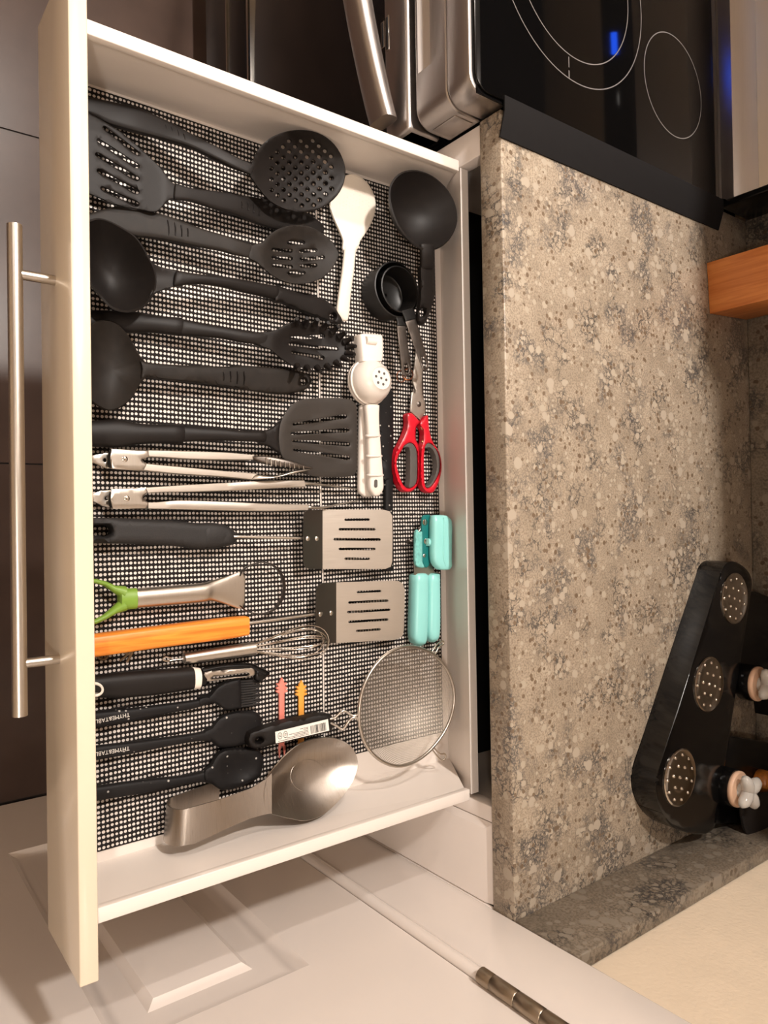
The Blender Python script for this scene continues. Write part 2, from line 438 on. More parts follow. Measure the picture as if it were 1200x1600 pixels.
def box(name, lo, hi, m, parent=None, bev=0.0, seg=2, taper=None):
    bm = bmesh.new(); bmesh.ops.create_cube(bm, size=1.0)
    lo, hi = np.minimum(lo, hi), np.maximum(lo, hi)
    for v in bm.verts:
        v.co = Vector([lo[i] + (v.co[i] + .5) * (hi[i] - lo[i]) for i in range(3)])
    if bev:
        bmesh.ops.bevel(bm, geom=bm.edges[:], offset=bev, segments=seg, affect='EDGES', profile=0.5)
    me = bpy.data.meshes.new(name); bm.to_mesh(me); bm.free()
    if bev:
        me.polygons.foreach_set('use_smooth', [True] * len(me.polygons)); me.set_sharp_from_angle(angle=math.radians(50))
    me.materials.append(m)
    o = bpy.data.objects.new(name, me); COL.objects.link(o)
    if parent: o.parent = parent
    return o
def prism(name, pts, ext, m, parent=None, bev=0.0, smooth=40):
    """closed polygon (3D points) pushed along the vector ext"""
    n = len(pts); V = [np.array(q, float) for q in pts] + [np.array(q, float) + np.array(ext, float) for q in pts]
    Fc = [tuple(range(n)), tuple(range(2 * n - 1, n - 1, -1))] + [(i, i + n, (i + 1) % n + n, (i + 1) % n) for i in range(n)]
    o = mk(name, V, Fc, m, parent, smooth)
    if bev:
        bm = bmesh.new(); bm.from_mesh(o.data)
        bmesh.ops.bevel(bm, geom=[e for e in bm.edges if e.calc_face_angle(0) > 0.6], offset=bev, segments=2, affect='EDGES', profile=0.5)
        bm.to_mesh(o.data); bm.free()
        o.data.polygons.foreach_set('use_smooth', [True] * len(o.data.polygons)); o.data.set_sharp_from_angle(angle=math.radians(35))
    return o
def lathe(name, C, prof, m, parent=None, n=32, axis=(0, 0, 1), smooth=45, caps=False):
    ax = Vector(axis).normalized(); q = Vector((0, 0, 1)).rotation_difference(ax).to_matrix()
    R = []
    for rr, z in prof:
        R.append([np.array(C) + np.array(q @ Vector((rr * math.cos(2 * math.pi * k / n), rr * math.sin(2 * math.pi * k / n), z))) for k in range(n)])
    return rings(name, R, m, parent, smooth, caps=caps)
def bowl(name, rim, hr, depth, th, m, parent=None, pw=2.0, nr=8, lip=0.0, hole=None, tilt=None):
    """hollow bowl below a measured rim at height hr"""
    px = sm_closed(rim, 3)
    Rw = np.array([P(x, y, hr if tilt is None else tilt(x, y)) for x, y in px]); C = Rw.mean(0)
    R = []
    prof = [(i / nr) for i in range(nr, 0, -1)] + [0.03]
    def surf(s, off):
        z = -(depth) * (1 - s ** pw)
        return [C + (v - C) * s + np.array([0, 0, z * 1.0 + off]) for v in Rw]
    for s in prof: R.append(surf(s, 0))
    inner = R
    outer = []
    for s in reversed(prof):
        q = []
        for v, v0 in zip(surf(s, 0), Rw):
            dr = (v0 - C); dr[2] = 0; L = np.linalg.norm(dr); dr = dr / max(L, 1e-9)
            slope = depth * pw * s ** (pw - 1) / max(L, 1e-3); nn = np.array([dr[0] * slope, dr[1] * slope, -1]); nn /= np.linalg.norm(nn)
            q.append(v + nn * th)
        outer.append(q)
    allr = inner + outer
    # close between inner centre and outer centre by caps, and rim by joining first and last
    n = len(px); V = [v for r_ in allr for v in r_]; k = len(allr); Fc = []
    ni = len(inner)
    for i in range(k - 1):
        if i == ni - 1: continue
        for a in range(n):
            b = (a + 1) % n; Fc.append((i * n + a, i * n + b, (i + 1) * n + b, (i + 1) * n + a))
    for a in range(n):
        b = (a + 1) % n; Fc.append(((k - 1) * n + a, (k - 1) * n + b, b, a))
    Fc.append(tuple((ni - 1) * n + a for a in range(n))); Fc.append(tuple(ni * n + a for a in range(n - 1, -1, -1)))
    o = mk(name, V, Fc, m, parent, 60)
    return o
def ridges(lst, hh, m, parent, rad=0.0008):
    for (x1, y1, x2, y2) in lst:
        h = hh(x1) if callable(hh) else hh
        mx, my = (x1 + x2) / 2 + 0.8, (y1 + y2) / 2
        tube('grip_ridge', [P(x1, y1, h), P(mx, my, h + .0003), P(x2, y2, h)], rad, m, parent, 6, sub=3)
def rivet(px, py, h, r_, m, parent, name='rivet', hgt=0.0012, pf=P):
    C = pf(px, py, h)
    return lathe(name, C, [(r_, -0.0005), (r_, hgt * .4), (r_ * .7, hgt * .85), (r_ * .1, hgt)], m, parent, 12, caps=True)

# ================================================================== LARGE STRUCTURE
XW, YW = 0.5055, 1.268          # side wall, back wall
def struct(o): o['kind'] = 'structure'; return o
XL, YB = -3.0, -2.2
# floor: grout bed with separate tiles
fl = struct(box('floor', (XL, YB, -0.06), (XW, YW, -0.003), M['grout']))
tx0 = -0.711
tiles = []
TS = 0.60
ti = 0
for i in range(-4, 3):
    for j in range(-4, 3):
        x0, x1 = tx0 + i * TS + .0015, tx0 + (i + 1) * TS - .0015
        y0, y1 = .66 + j * .9 + .0015, .66 + (j + 1) * .9 - .0015
        x0, x1, y0, y1 = max(x0, XL), min(x1, XW), max(y0, YB), min(y1, YW)
        if x1 - x0 > .02 and y1 - y0 > .02:
            box('floor_tile', (x0, y0, -0.004), (x1, y1, random.uniform(-.0004, 0)), M['tile'], fl)
struct(box('ceiling', (XL, YB, CEIL), (XW + .1, YW + .1, CEIL + .08), M['ceilp']))
struct(box('wall_back', (XL, YW, -.06), (XW + .1, YW + .1, CEIL), M['wall']))
struct(box('wall_left', (XL - .1, YB, -.06), (XL, YW + .1, CEIL), M['wall']))
struct(box('wall_front', (XL, YB - .1, -.06), (XW + .1, YB, CEIL), M['wall']))
wn = bpy.data.objects.new('added_window_1', None); COL.objects.link(wn); struct(wn)  # unseen glowing window, added for a pale blue reflection on the backguard
box('added_glow_pane', (-2.86, YB + .001, 1.02), (-2.46, YB + .004, 1.60), M['blue_glow'], wn)
for a_, b_ in (((-2.91, YB + .001, .97), (-2.861, YB + .03, 1.65)), ((-2.459, YB + .001, .97), (-2.41, YB + .03, 1.65)), ((-2.8609, YB + .001, 1.601), (-2.4591, YB + .03, 1.65)), ((-2.8609, YB + .001, .97), (-2.4591, YB + .03, 1.019))):
    box('added_window_frame', a_, b_, M['paint'], wn, .002)
# right wall with a doorway; the door is hung in it
YD0, YD1 = -0.245, 0.541       # door leaf
struct(box('wall_right', (XW, YD1 + .012, -.06), (XW + .1, YW + .1, CEIL), M['wall']))
struct(box('wall_right', (XW, YB, -.06), (XW + .1, YD0 - .012, CEIL), M['wall']))
struct(box('wall_right', (XW, YD0 - .012, 2.05), (XW + .1, YD1 + .012, CEIL), M['wall']))
XF = 0.4855
# casing: flat board with a rounded inner bead
def casing(name, y0, y1, z0, z1, bead):
    o = struct(box(name, (XF, y0, z0), (XW, y1, z1), M['paint'], None, 0.003))
    return o
casing('trim_1', YD1 + .018, 0.6543, 0, 2.13, 0)
casing('trim_5', .6544, .6592, 0, .788, 0)
casing('trim_2', YD0 - .12, YD0 - .018, 0, 2.13, 0)
casing('trim_3', YD0 - .018, YD1 + .018, 2.05, 2.13, 0)
lathe_p = [np.array([XF + .0045, YD1 + .0095, z]) for z in (0.0, 2.05)]
o = tube('trim_4', lathe_p, 0.0085, M['paint'], None, 16); struct(o)
# door leaf: frame members standing proud of recessed bevelled panels
door = bpy.data.objects.new('door_1', None); COL.objects.link(door); struct(door)
XD = XF + 0.004
stiles = [(YD0, YD0 + .118), (YD0 + .338 - .01, YD0 + .338 + .115), (YD1 - .123, YD1)]
cols_ = [(YD0 + .118, YD0 + .328), (YD0 + .453, YD1 - .123)]
rails = [(0.008, .223), (.741, .93), (1.62, 1.73), (1.95, 2.045)]
rows_ = [(.223, .741), (.93, 1.62), (1.73, 1.95)]
V, Fc = [], []
def quadbox(y0, y1, z0, z1, x0, x1):
    b = len(V)
    for x in (x0, x1):
        for y, z in ((y0, z0), (y1, z0), (y1, z1), (y0, z1)): V.append((x, y, z))
    for q in ((0, 1, 2, 3), (4, 7, 6, 5), (0, 4, 5, 1), (1, 5, 6, 2), (2, 6, 7, 3), (3, 7, 4, 0)): Fc.append(tuple(b + i for i in q))
for y0, y1 in stiles: quadbox(y0, y1, .008, 2.045, XD, XD + .035)
for z0, z1 in rails:
    for y0, y1 in cols_: quadbox(y0, y1, z0, z1, XD, XD + .035)
mk('door_frame', V, Fc, M['paint'], door, 30)
for y0, y1 in cols_:
    for z0, z1 in rows_:
        V, Fc = [], []
        steps = [(0, 0.0), (.005, .0045), (.013, .0085), (.022, .0090), (.046, .0090), (.055, .0022), (.056, .002)]
        for e, dx in steps:
            V += [(XD + dx, y0 + e, z0 + e), (XD + dx, y1 - e, z0 + e), (XD + dx, y1 - e, z1 - e), (XD + dx, y0 + e, z1 - e)]
        for i in range(len(steps) - 1):
            for a in range(4):
                b = (a + 1) % 4; Fc.append((i * 4 + a, i * 4 + b, (i + 1) * 4 + b, (i + 1) * 4 + a))
        k = (len(steps) - 1) * 4; Fc.append((k, k + 1, k + 2, k + 3))
        b = len(V); V += [(XD + .03, y0, z0), (XD + .03, y1, z0), (XD + .03, y1, z1), (XD + .03, y0, z1)]
        for a in range(4):
            c = (a + 1) % 4; Fc.append((a, b + a, b + c, c))
        Fc.append((b + 3, b + 2, b + 1, b))
        mk('door_panel', V, Fc, M['paint'], door, 25)
# hinge knuckles on the door edge
hz = 0.862
hg = thing('door_hinge', 'satin nickel door hinge barrel at the edge of the white door', 'hinge')
hp = (XF - .003, YD1 + .004)
lathe('hinge_tip', (hp[0], hp[1], hz + .018), [(.0085, 0), (.0085, .0155), (.0075, .0168), (.0075, .0172)], M['nickel'], hg, 20, caps=True)
for k in range(3):
    lathe('knuckle', (hp[0], hp[1], hz + .0362 + k * .034), [(.0075, -.0008), (.0085, .0002), (.0085, .0318), (.0075, .0328)], M['nickel'], hg, 20, caps=True)
box('hinge_leaf', (hp[0] + .001, hp[1] - .004, hz + .034), (hp[0] + .006, hp[1] + .012, hz + .14), M['nickel'], hg)

# ------------------------------------------------------------------ counter with splashes
GX0 = -0.4985; GXC = 0.4835; GY0, GY1 = 0.6547, 1.2466
ct = thing('countertop', 'long speckled beige quartz countertop beside the range', 'countertop')
box('worktop', (GX0, GY0, .789), (XW - .001, YW - .001, ZC), M['granite'], ct, .002)
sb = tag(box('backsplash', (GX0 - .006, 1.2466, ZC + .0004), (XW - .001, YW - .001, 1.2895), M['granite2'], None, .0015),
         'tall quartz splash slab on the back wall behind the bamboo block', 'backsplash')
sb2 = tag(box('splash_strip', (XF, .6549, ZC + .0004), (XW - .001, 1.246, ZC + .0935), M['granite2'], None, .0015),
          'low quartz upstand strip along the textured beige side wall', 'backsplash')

# ------------------------------------------------------------------ base cabinet and the open drawer
cab = thing('base_cabinet', 'white base cabinet under the quartz counter with its top drawer pulled out', 'cabinet')
CY = 0.660
box('cabinet_side', (-.4985, CY + .02, .09), (-.481, 1.25, .787), M['melamine'], cab)
box('cabinet_side', (.366, CY + .02, .09), (.383, 1.25, .787), M['melamine'], cab)
box('face_stile', (-.4985, CY, .09), (-.4598, CY + .0199, .7885), M['paint'], cab, .001)
box('face_stile', (.363, CY, .09), (.3828, CY + .0199, .7885), M['paint'], cab, .001)
box('cabinet_back', (-.4809, 1.235, .09), (.3659, 1.25, .787), M['black_gap'], cab)  # back and shelf coloured black for the shade inside the cabinet
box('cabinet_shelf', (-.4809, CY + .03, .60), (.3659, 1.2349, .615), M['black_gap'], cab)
box('plinth', (-.4985, CY + .05, .0005), (XF - .001, CY + .065, .0899), M['paint'], cab)
# filler panel with a bevelled border next to the door casing
pf0 = [(.3835, CY - .003, .09), (XF - .001, CY - .003, .09), (XF - .001, CY - .003, .7885), (.3835, CY - .003, .7885)]
V = [(.3835, CY + .0, .0905), (XF - .001, CY + .0, .0905), (XF - .001, CY + .0, .7883), (.3835, CY + .0, .7883),
     (.3915, CY - .0045, .1), (XF - .001, CY - .0045, .1), (XF - .001, CY - .0045, .775), (.3915, CY - .0045, .775),
     (.3835, CY + .018, .0905), (XF - .001, CY + .018, .0905), (XF - .001, CY + .018, .7883), (.3835, CY + .018, .7883)]
mk('filler_panel', V, [(4, 5, 6, 7), (0, 1, 5, 4), (1, 2, 6, 5), (2, 3, 7, 6), (3, 0, 4, 7), (0, 8, 9, 1), (1, 9, 10, 2), (2, 10, 11, 3), (3, 11, 8, 0), (8, 11, 10, 9)], M['paint'], cab, 20)
box('drawer_front', (-.4985, CY - .0215, .30), (.3825, CY - .002, .610), M['front'], cab, .0015)

RZ = 0.762
dw = box('drawer', (-.4580, .187, F - .012), (.3575, .700, F), M['melamine'], cab)          # the drawer: its bottom board carries the rest
dw['label'] = 'wide white kitchen drawer pulled fully open'
def side(x_in_f, x_in_b, x_top, x_out, sgn):
    # side panel: slightly slanted inner face under a lipped rim
    y0, y1 = .1871, .6445
    V = []
    for y in (y0, .70):
        t = (y - y0) / (.70 - y0); xi = x_in_f + (x_in_b - x_in_f) * t
        zt = RZ - .009
        yt = y if y < .6 else .6445
        V += [(xi, y, F - .011), (x_top, yt, zt), (x_out, yt, zt), (x_out, y, F - .011)]
    o = mk('drawer_side', V, [(0, 1, 2, 3), (7, 6, 5, 4), (0, 4, 5, 1), (1, 5, 6, 2), (2, 6, 7, 3), (3, 7, 4, 0)], M['melamine'], dw, 20)
    box('drawer_rim', (min(x_top - sgn * .0035, x_out), y0, RZ - .009), (max(x_top - sgn * .0035, x_out), y1, RZ), M['melamine'], dw, .001)
side(-.4535, -.4508, -.4475, -.4578, -1)
side(.3430, .3360, .3470, .3573, 1)
# back board leaning a little forward at its top
V = [(-.4577, .697, F - .011), (.3572, .697, F - .011), (.3572, .6455, RZ - .001), (-.4577, .6455, RZ - .001),
     (-.4577, .712, F - .011), (.3572, .712, F - .011), (.3572, .672, RZ - .001), (-.4577, .672, RZ - .001)]
V[2] = (.3572, .659, RZ - .001 - .0125); V[3] = (-.4577, .659, RZ - .001 - .0125)
V[6] = (.3572, .6725, RZ - .0135); V[7] = (-.4577, .6725, RZ - .0135)
mk('drawer_back', V, [(0, 1, 2, 3), (7, 6, 5, 4), (0, 4, 5, 1), (1, 5, 6, 2), (2, 6, 7, 3), (3, 7, 4, 0)], M['melamine'], dw, 20)
box('drawer_front', (-.505, .1705, .650), (.4045, .1868, .7675), M['front'], dw, .0012)
# bar handle
hy, hzb = .1363, .7085
tube('bar_handle', [(-.2760, hy, hzb + .0), (.1735, hy, hzb)],   .0066, M['steel'], dw, 24)
for x in (-.2311, .1262):
    tube('handle_post', [(x, hy + .004, hzb), (x, .1706, hzb)], .0046, M['steel'], dw, 16)

# ------------------------------------------------------------------ woven drawer liners (cords with real openings)
def liner(name, x0, x1, y0, y1, label, ph=0.0):
    px_, py_ = .00525, .0044
    nx, ny = int((x1 - x0) / px_), int((y1 - y0) / py_)
    ang = [2 * math.pi * k / 8 + math.pi / 8 for k in range(8)]
    oc = [(.5, .16), (.16, .5), (-.16, .5), (-.5, .16), (-.5, -.16), (-.16, -.5), (.16, -.5), (.5, -.16)]
    inn = np.array([(.30 * math.cos(a), .375 * math.sin(a)) for a in ang]); out = np.array(oc)
    # order both from the same angle
    cx = x0 + (np.arange(nx) + .5) * px_; cy = y0 + (np.arange(ny) + .5) * py_
    CX, CYY = np.meshgrid(cx, cy, indexing='ij'); rng = np.random.default_rng(3)
    wob = .00012
    N = nx * ny
    c = np.stack([CX.ravel() + .0009 * np.sin(CYY.ravel() * 16 + 1), CYY.ravel() + .0007 * np.sin(CX.ravel() * 21)], 1)
    ci = c + rng.normal(0, wob, (N, 2))
    sc = 1 + rng.normal(0, .06, (N, 1, 1))
    vi = ci[:, None] + inn[None] * sc * np.array([px_, py_])
    vo = c[:, None] + out[None] * np.array([px_, py_]) * 1.02
    zi = np.full((N, 8), F + .0003); zo = np.full((N, 8), F + .0010)
    vcor = c[:, None] + np.array([(.5, .5), (-.5, .5), (-.5, -.5), (.5, -.5)])[None] * np.array([px_, py_]) * 1.02
    zc_ = np.full((N, 4), F + .0008)
    V = np.concatenate([np.concatenate([vi, zi[..., None]], 2), np.concatenate([vo, zo[..., None]], 2), np.concatenate([vcor, zc_[..., None]], 2)], 1)
    V = V.reshape(-1, 3)
    base = (np.arange(N) * 20)[:, None]
    quads = []
    for k in range(8):
        k2 = (k + 1) % 8
        quads.append([k, k2, 8 + k2, 8 + k])
    tris = [[8 + 0, 8 + 1, 16], [8 + 2, 8 + 3, 17], [8 + 4, 8 + 5, 18], [8 + 6, 8 + 7, 19]]
    Q = (base[:, :, None] + np.array(quads)[None]).reshape(-1, 4); T = (base[:, :, None] + np.array(tris)[None]).reshape(-1, 3)
    me = bpy.data.meshes.new(name)
    me.vertices.add(len(V)); me.vertices.foreach_set('co', V.ravel())
    me.loops.add(Q.size + T.size); me.loops.foreach_set('vertex_index', np.concatenate([Q.ravel(), T.ravel()]).astype(np.int32))
    me.polygons.add(len(Q) + len(T))
    ls = np.concatenate([np.arange(len(Q)) * 4, Q.size + np.arange(len(T)) * 3]); me.polygons.foreach_set('loop_start', ls.astype(np.int32))
    me.polygons.foreach_set('loop_total', np.concatenate([np.full(len(Q), 4), np.full(len(T), 3)]).astype(np.int32))
    me.update(calc_edges=True); me.validate()
    me.materials.append(M['cord'])
    o = bpy.data.objects.new(name, me); COL.objects.link(o)
    tag(o, label, 'drawer liner')
    return o
liner('drawer_liner', -.4487, .3340, .200, .4870, 'black open-weave liner sheet in the half of the drawer nearer its handle')
liner('drawer_liner', -.4465, .3040, .4885, .6850, 'black open-weave liner sheet at the back of the drawer under the scissors')

# ================================================================== RANGE
rg = thing('range', 'stainless electric range with black glass cooktop left of the counter', 'stove')
RX0, RX1 = -1.235, -.5005
YR = .600
RS = M['range_steel']
def rounded_front(name, x0, x1, y0, y1, z0, z1, rad, m, parent, bev=.003):
    pts = []
    for k in range(9):
        a = math.pi / 2 * k / 8; pts.append((x1 - rad + rad * math.sin(a), y0 + rad - rad * math.cos(a), z0))
    pts += [(x1, y1, z0), (x0, y1, z0)]
    for k in range(9):
        a = math.pi / 2 * k / 8; pts.append((x0 + rad - rad * math.cos(a), y0 + rad - rad * math.sin(a), z0))
    return prism(name, pts, (0, 0, z1 - z0), m, parent, bev, 40)
box('range_body', (RX0 + .004, .66, .03), (RX1 - .004, 1.235, .815), M['plastic'], rg)
rounded_front('control_fascia', RX0, RX1, YR, .66, .790, .8295, .024, RS, rg)
# lower fascia with a pressed, bevelled recess
rounded_front('lower_fascia', RX0, RX1, YR + .002, .66, .7285, .7885, .024, RS, rg)
def cut(o, cutter):
    md = o.modifiers.new('cut', 'BOOLEAN'); md.operation = 'DIFFERENCE'; md.object = cutter; md.solver = 'EXACT'
    bpy.context.view_layer.update()
    me = bpy.data.meshes.new_from_object(o.evaluated_get(bpy.context.evaluated_depsgraph_get()))
    o.modifiers.clear(); o.data = me; bpy.data.objects.remove(cutter)
def wedge(x0, x1, z0, z1, y, dpt, e):
    V = [(x0 - e * .2, y - .002, z0 - e * .2), (x1 + e * .2, y - .002, z0 - e * .2), (x1 + e * .2, y - .002, z1 + e * .2), (x0 - e * .2, y - .002, z1 + e * .2),
         (x0 + e, y + dpt, z0 + e), (x1 - e, y + dpt, z0 + e), (x1 - e, y + dpt, z1 - e), (x0 + e, y + dpt, z1 - e)]
    return mk('cutter', V, [(0, 1, 2, 3), (7, 6, 5, 4), (0, 4, 5, 1), (1, 5, 6, 2), (2, 6, 7, 3), (3, 7, 4, 0)], RS, None, 0)
lf = [o for o in rg.children if o.name.startswith('lower_fascia')][0]
cut(lf, wedge(RX0 + .09, RX1 - .068, .7345, .7805, YR + .002, .013, .009))
lf.data.set_sharp_from_angle(angle=math.radians(20))
box('side_vent', (RX1 - .0005, .622, .738), (RX1 + .0012, .653, .780), RS, rg, .0008)
box('cooktop_trim', (RX0, YR + .01, .8296), (RX1, 1.150, .8315), M['plastic'], rg)
# glass top with rounded corners
pts = []
gx0, gx1, gy0, gy1 = RX0 + .003, RX1 - .003, YR + .004, 1.148
for cx, cy, a0 in ((gx1 - .022, gy0 + .022, -90), (gx1 - .003, gy1 - .003, 0), (gx0 + .003, gy1 - .003, 90), (gx0 + .022, gy0 + .022, 180)):
    rr = .022 if cy < .8 else .003
    for k in range(7):
        a = math.radians(a0 + 15 * k); pts.append((cx + rr * math.cos(a), cy + rr * math.sin(a), .8316))
prism('cooktop_glass', pts, (0, 0, .0034), M['glass_blk'], rg, .0008)
GT = .8352
def burner(cx, cy, radii, w=.0007):
    for rr in radii:
        R = [[np.array([cx + q * math.cos(2 * math.pi * k / 96), cy + q * math.sin(2 * math.pi * k / 96), GT + zz]) for k in range(96)] for q, zz in ((rr - w, 0), (rr + w, 0), (rr + w, .00012), (rr - w, .00012))]
        R2 = list(zip(*R)); rings('burner_ring', [list(q) for q in R2], M['ring'], rg, 0, close=True)
burner(-.648, 1.0215, [.0765])
burner(-.722, .790, [.118, .150 - .0])
burner(-1.05, 1.0215, [.09]); burner(-1.02, .77, [.10])
# brushed control tower at the back: rolled foot, sloped face and dark end cap
prof = [(1.1485, .8316), (1.1487, .838), (1.160, .840), (1.172, .846), (1.180, .858), (1.186, .88), (1.196, .94), (1.206, 1.01), (1.21, 1.08), (1.215, 1.095), (1.245, 1.10), (1.245, .8316)]
prism('backguard', [(RX0 + .01, y, z) for y, z in prof], (RX1 - RX0 - .02 + .002, 0, 0), M['guard_steel'], rg, 0, 25)
box('backguard_end', (RX1 - .0075, 1.156, .8316), (RX1 + .004, 1.2455, 1.07), M['plastic'], rg, .003)
prism('backguard_foot', [(RX0 + .01, y, z) for y, z in [(1.1483, .8316), (1.1485, .8383), (1.160, .8404), (1.1716, .8464), (1.1796, .8584), (1.1856, .88), (1.2, .88), (1.2, .8316)]], (RX1 - RX0 - .0181, 0, 0), RS, rg, 0, 25)
box('control_panel', (-1.18, 1.2015, 1.0), (-.56, 1.2095, 1.078), M['glass_blk'], rg, .001)
box('clock_display', (-.838, 1.1985, 1.040), (-.795, 1.2014, 1.056), M['display'], rg)
# oven door: steel frame, black glass, bowed handle
box('oven_door', (RX0 + .004, YR + .004, .265), (RX1 - .004, .659, .716), M['oven_glass'], rg, .004)
box('door_top_rail', (RX0 + .004, YR - .001, .668), (RX1 - .004, .655, .7165), RS, rg, .004)
box('door_trim', (RX0 + .006, YR + .001, .2615), (RX1 - .006, YR + .012, .2665), M['chrome'], rg)
box('door_trim', (RX0 + .006, YR + .002, .1735), (RX1 - .006, YR + .012, .1765), M['chrome'], rg)
box('warming_drawer', (RX0 + .004, YR + .004, .078), (RX1 - .004, .659, .2600), M['oven_glass'], rg, .003)
box('drawer_pull', (RX0 + .004, YR + .003, .180), (RX1 - .004, YR + .02, .255), M['plastic'], rg, .003)
box('kick_panel', (RX0 + .02, .64, .001), (RX1 - .02, .655, .076), M['plastic'], rg)
for x1, y1, y2 in ((598, 36, 74), (605, 27, 78)):
    A_, B_ = aty(x1, y1, YR - .001), aty(x1 + .4, y2, YR - .001)
    for e, m_, nm in ((.0014, M['chrome'], 'vent_rim'), (0, M['black_gap'], 'vent_slot')):
        box(nm, (A_[0] - e, YR - (.0016 if e else .0020), (A_[2] + B_[2]) / 2 - .0022 - e), (B_[0] + e, YR - .0008, (A_[2] + B_[2]) / 2 + .0022 + e), m_, rg, .0003)
mk_ = at(889, 110, .8352)
box('printed_mark', (mk_[0] - .018, mk_[1] - .0007, .8352), (mk_[0] - .004, mk_[1] + .0007, .8354), M['ring'], rg)
box('printed_mark', (mk_[0], mk_[1] - .0009, .8352), (mk_[0] + .010, mk_[1] + .0009, .8354), M['ring'], rg)
# bowed handle: an arch fused to the door at both ends
R = []
for k in range(41):
    u = k / 40; x = RX1 - .02 + (RX0 + .02 - RX1 + .02) * u
    bow = math.sin(math.pi * u) ** 0.9
    y = YR - .018 - .060 * bow; zc = .686 + .0 * u; hh, dd = .021 - .003 * bow, .0115 + .003 * bow
    R.append([np.array([x, y + dd * math.copysign(abs(math.cos(a)) ** .5, math.cos(a)), zc + hh * math.copysign(abs(math.sin(a)) ** .7, math.sin(a))]) for a in [2 * math.pi * q / 20 for q in range(20)]])
rings('door_handle', R, RS, rg, 50)
tag(prism('gap_strip', [(-.5085, .6508, .8355), (-.490, .6508, .8352), (-.462, .6508, .8264), (-.462, .6508, .8282), (-.490, .6508, .8371), (-.5085, .6508, .8374)], (0, .5057, 0), M['silicone_gap'], None, 0, 60),
    'matte black silicone strip covering the gap between range and counter', 'gap cover')

# unseen hood added to darken cooktop reflections; wall cabinets above shade the counter
hd = thing('added_range_hood', 'unseen steel range hood added above the black glass cooktop', 'hood')
box('hood_body', (RX0, .875, 1.36), (-.476, YW - .001, 1.78), M['plastic'], hd, .004)
box('hood_front', (RX0, .865, 1.365), (-.476, .8745, 1.775), RS, hd, .002)
box('hood_chimney', (RX0, .95, 1.781), (-.476, YW - .001, 2.15), M['paint'], hd, .002)
wc = thing('wall_cabinet', 'white wall cabinet hung above the quartz counter', 'cabinet')
box('cabinet_box', (-.462, .952, 1.29), (XW - .002, YW - .001, 2.15), M['melamine'], wc)
box('cabinet_door', (-.460, .932, 1.292), (.019, .951, 2.148), M['paint'], wc, .002)
box('cabinet_door', (.022, .932, 1.292), (XW - .004, .951, 2.148), M['paint'], wc, .002)
wc2 = thing('wall_cabinet', 'white wall cabinet left of the range hood', 'cabinet')
box('cabinet_box', (-2.0, .952, 1.29), (RX0 - .005, YW - .001, 2.15), M['melamine'], wc2)
box('cabinet_door', (-1.998, .932, 1.292), (RX0 - .007, .951, 2.148), M['paint'], wc2, .002)
bc2 = thing('base_cabinet', 'white base cabinet left of the range', 'cabinet')
box('cabinet_box', (-2.0, .68, .09), (RX0 - .004, 1.25, .787), M['melamine'], bc2)
box('cabinet_door', (-1.99, .659, .10), (RX0 - .010, .6795, .78), M['paint'], bc2, .002)
box('plinth', (-2.0, .72, .0005), (RX0 - .004, .735, .0899), M['paint'], bc2)
box('worktop', (-2.0, .6547, .789), (RX0 - .003, YW - .001, ZC), M['granite'], bc2, .002)
# recessed ceiling lights, the last two added as fill
for (lx, ly, lw), where in zip(LAMPS, ('above the front of the range', 'above the cabinets left of the range', 'added as unseen fill behind the camera beside the white door', 'added as unseen fill in the middle of the room behind the range')):
    cl = thing('ceiling_light', 'round recessed ceiling light ' + where, 'light', 'recessed ceiling lights')
    lathe('trim_ring', (lx, ly, CEIL), [(.098, 0), (.098, -.004), (.09, -.008), (.078, -.006), (.074, 0)], M['white'], cl, 32)
    lathe('diffuser', (lx, ly, CEIL - .001), [(.074, 0), (.0745, -.002), (.001, -.003)], M['lamp'], cl, 32)

# ================================================================== UTENSILS IN THE DRAWER
NY = M['nylon']
# --- round skimmer
t = thing('skimmer', 'round black nylon skimmer dotted with small holes, nearest the range', 'skimmer')
def sk_h(x, y):
    q = math.hypot((x - 468) / 72, (y - 267) / 62); return .063 - .022 * (y - 203) / 128 - .014 * max(0, 1 - q * q)
sk_out = [(392, 260), (402, 236), (420, 217), (445, 206), (470, 203), (495, 207), (517, 220), (532, 240), (540, 266), (535, 292), (521, 312), (500, 326), (476, 331), (450, 328), (425, 316), (408, 299), (398, 285), (390, 272)]
hl = []
for j in range(-6, 7):
    for i in range(-4, 5):
        x = 471 + i * 18.7 + (9.35 if j % 2 else 0) + j * .1; y = 270.5 + j * 8.4 - i * .5
        if ((x - 471) / 56) ** 2 + ((y - 270) / 54) ** 2 < 1: hl.append(ell(x, y, 3.5, 3.3, 9))
plate('head', sk_out, sk_h, .0022, NY, t, hl, g=8, rnd=(1.2, .0006))
loft('handle', [(112, 150, 112, 176, .016, .005), (139, 154, 139, 181, .018, .005), (176, 161, 170, 195, .021, .005), (212, 169, 205, 205, .024, .005), (244, 183, 236, 213, .029, .005), (273, 197, 262, 220, .034, .0048), (304, 214, 295, 230, .039, .0045), (340, 232, 333, 248, .045, .0045), (367, 246, 360, 261, .0485, .004), (397, 258, 391, 273, .051, .002)], NY, t, p=4.5, smooth=35)
ridges([(259, 195, 260, 212), (268, 199, 270, 215), (278, 203, 279, 217), (287, 209, 289, 221)], lambda x: .0362 + .0052 * (x - 259) / 30, NY, t)
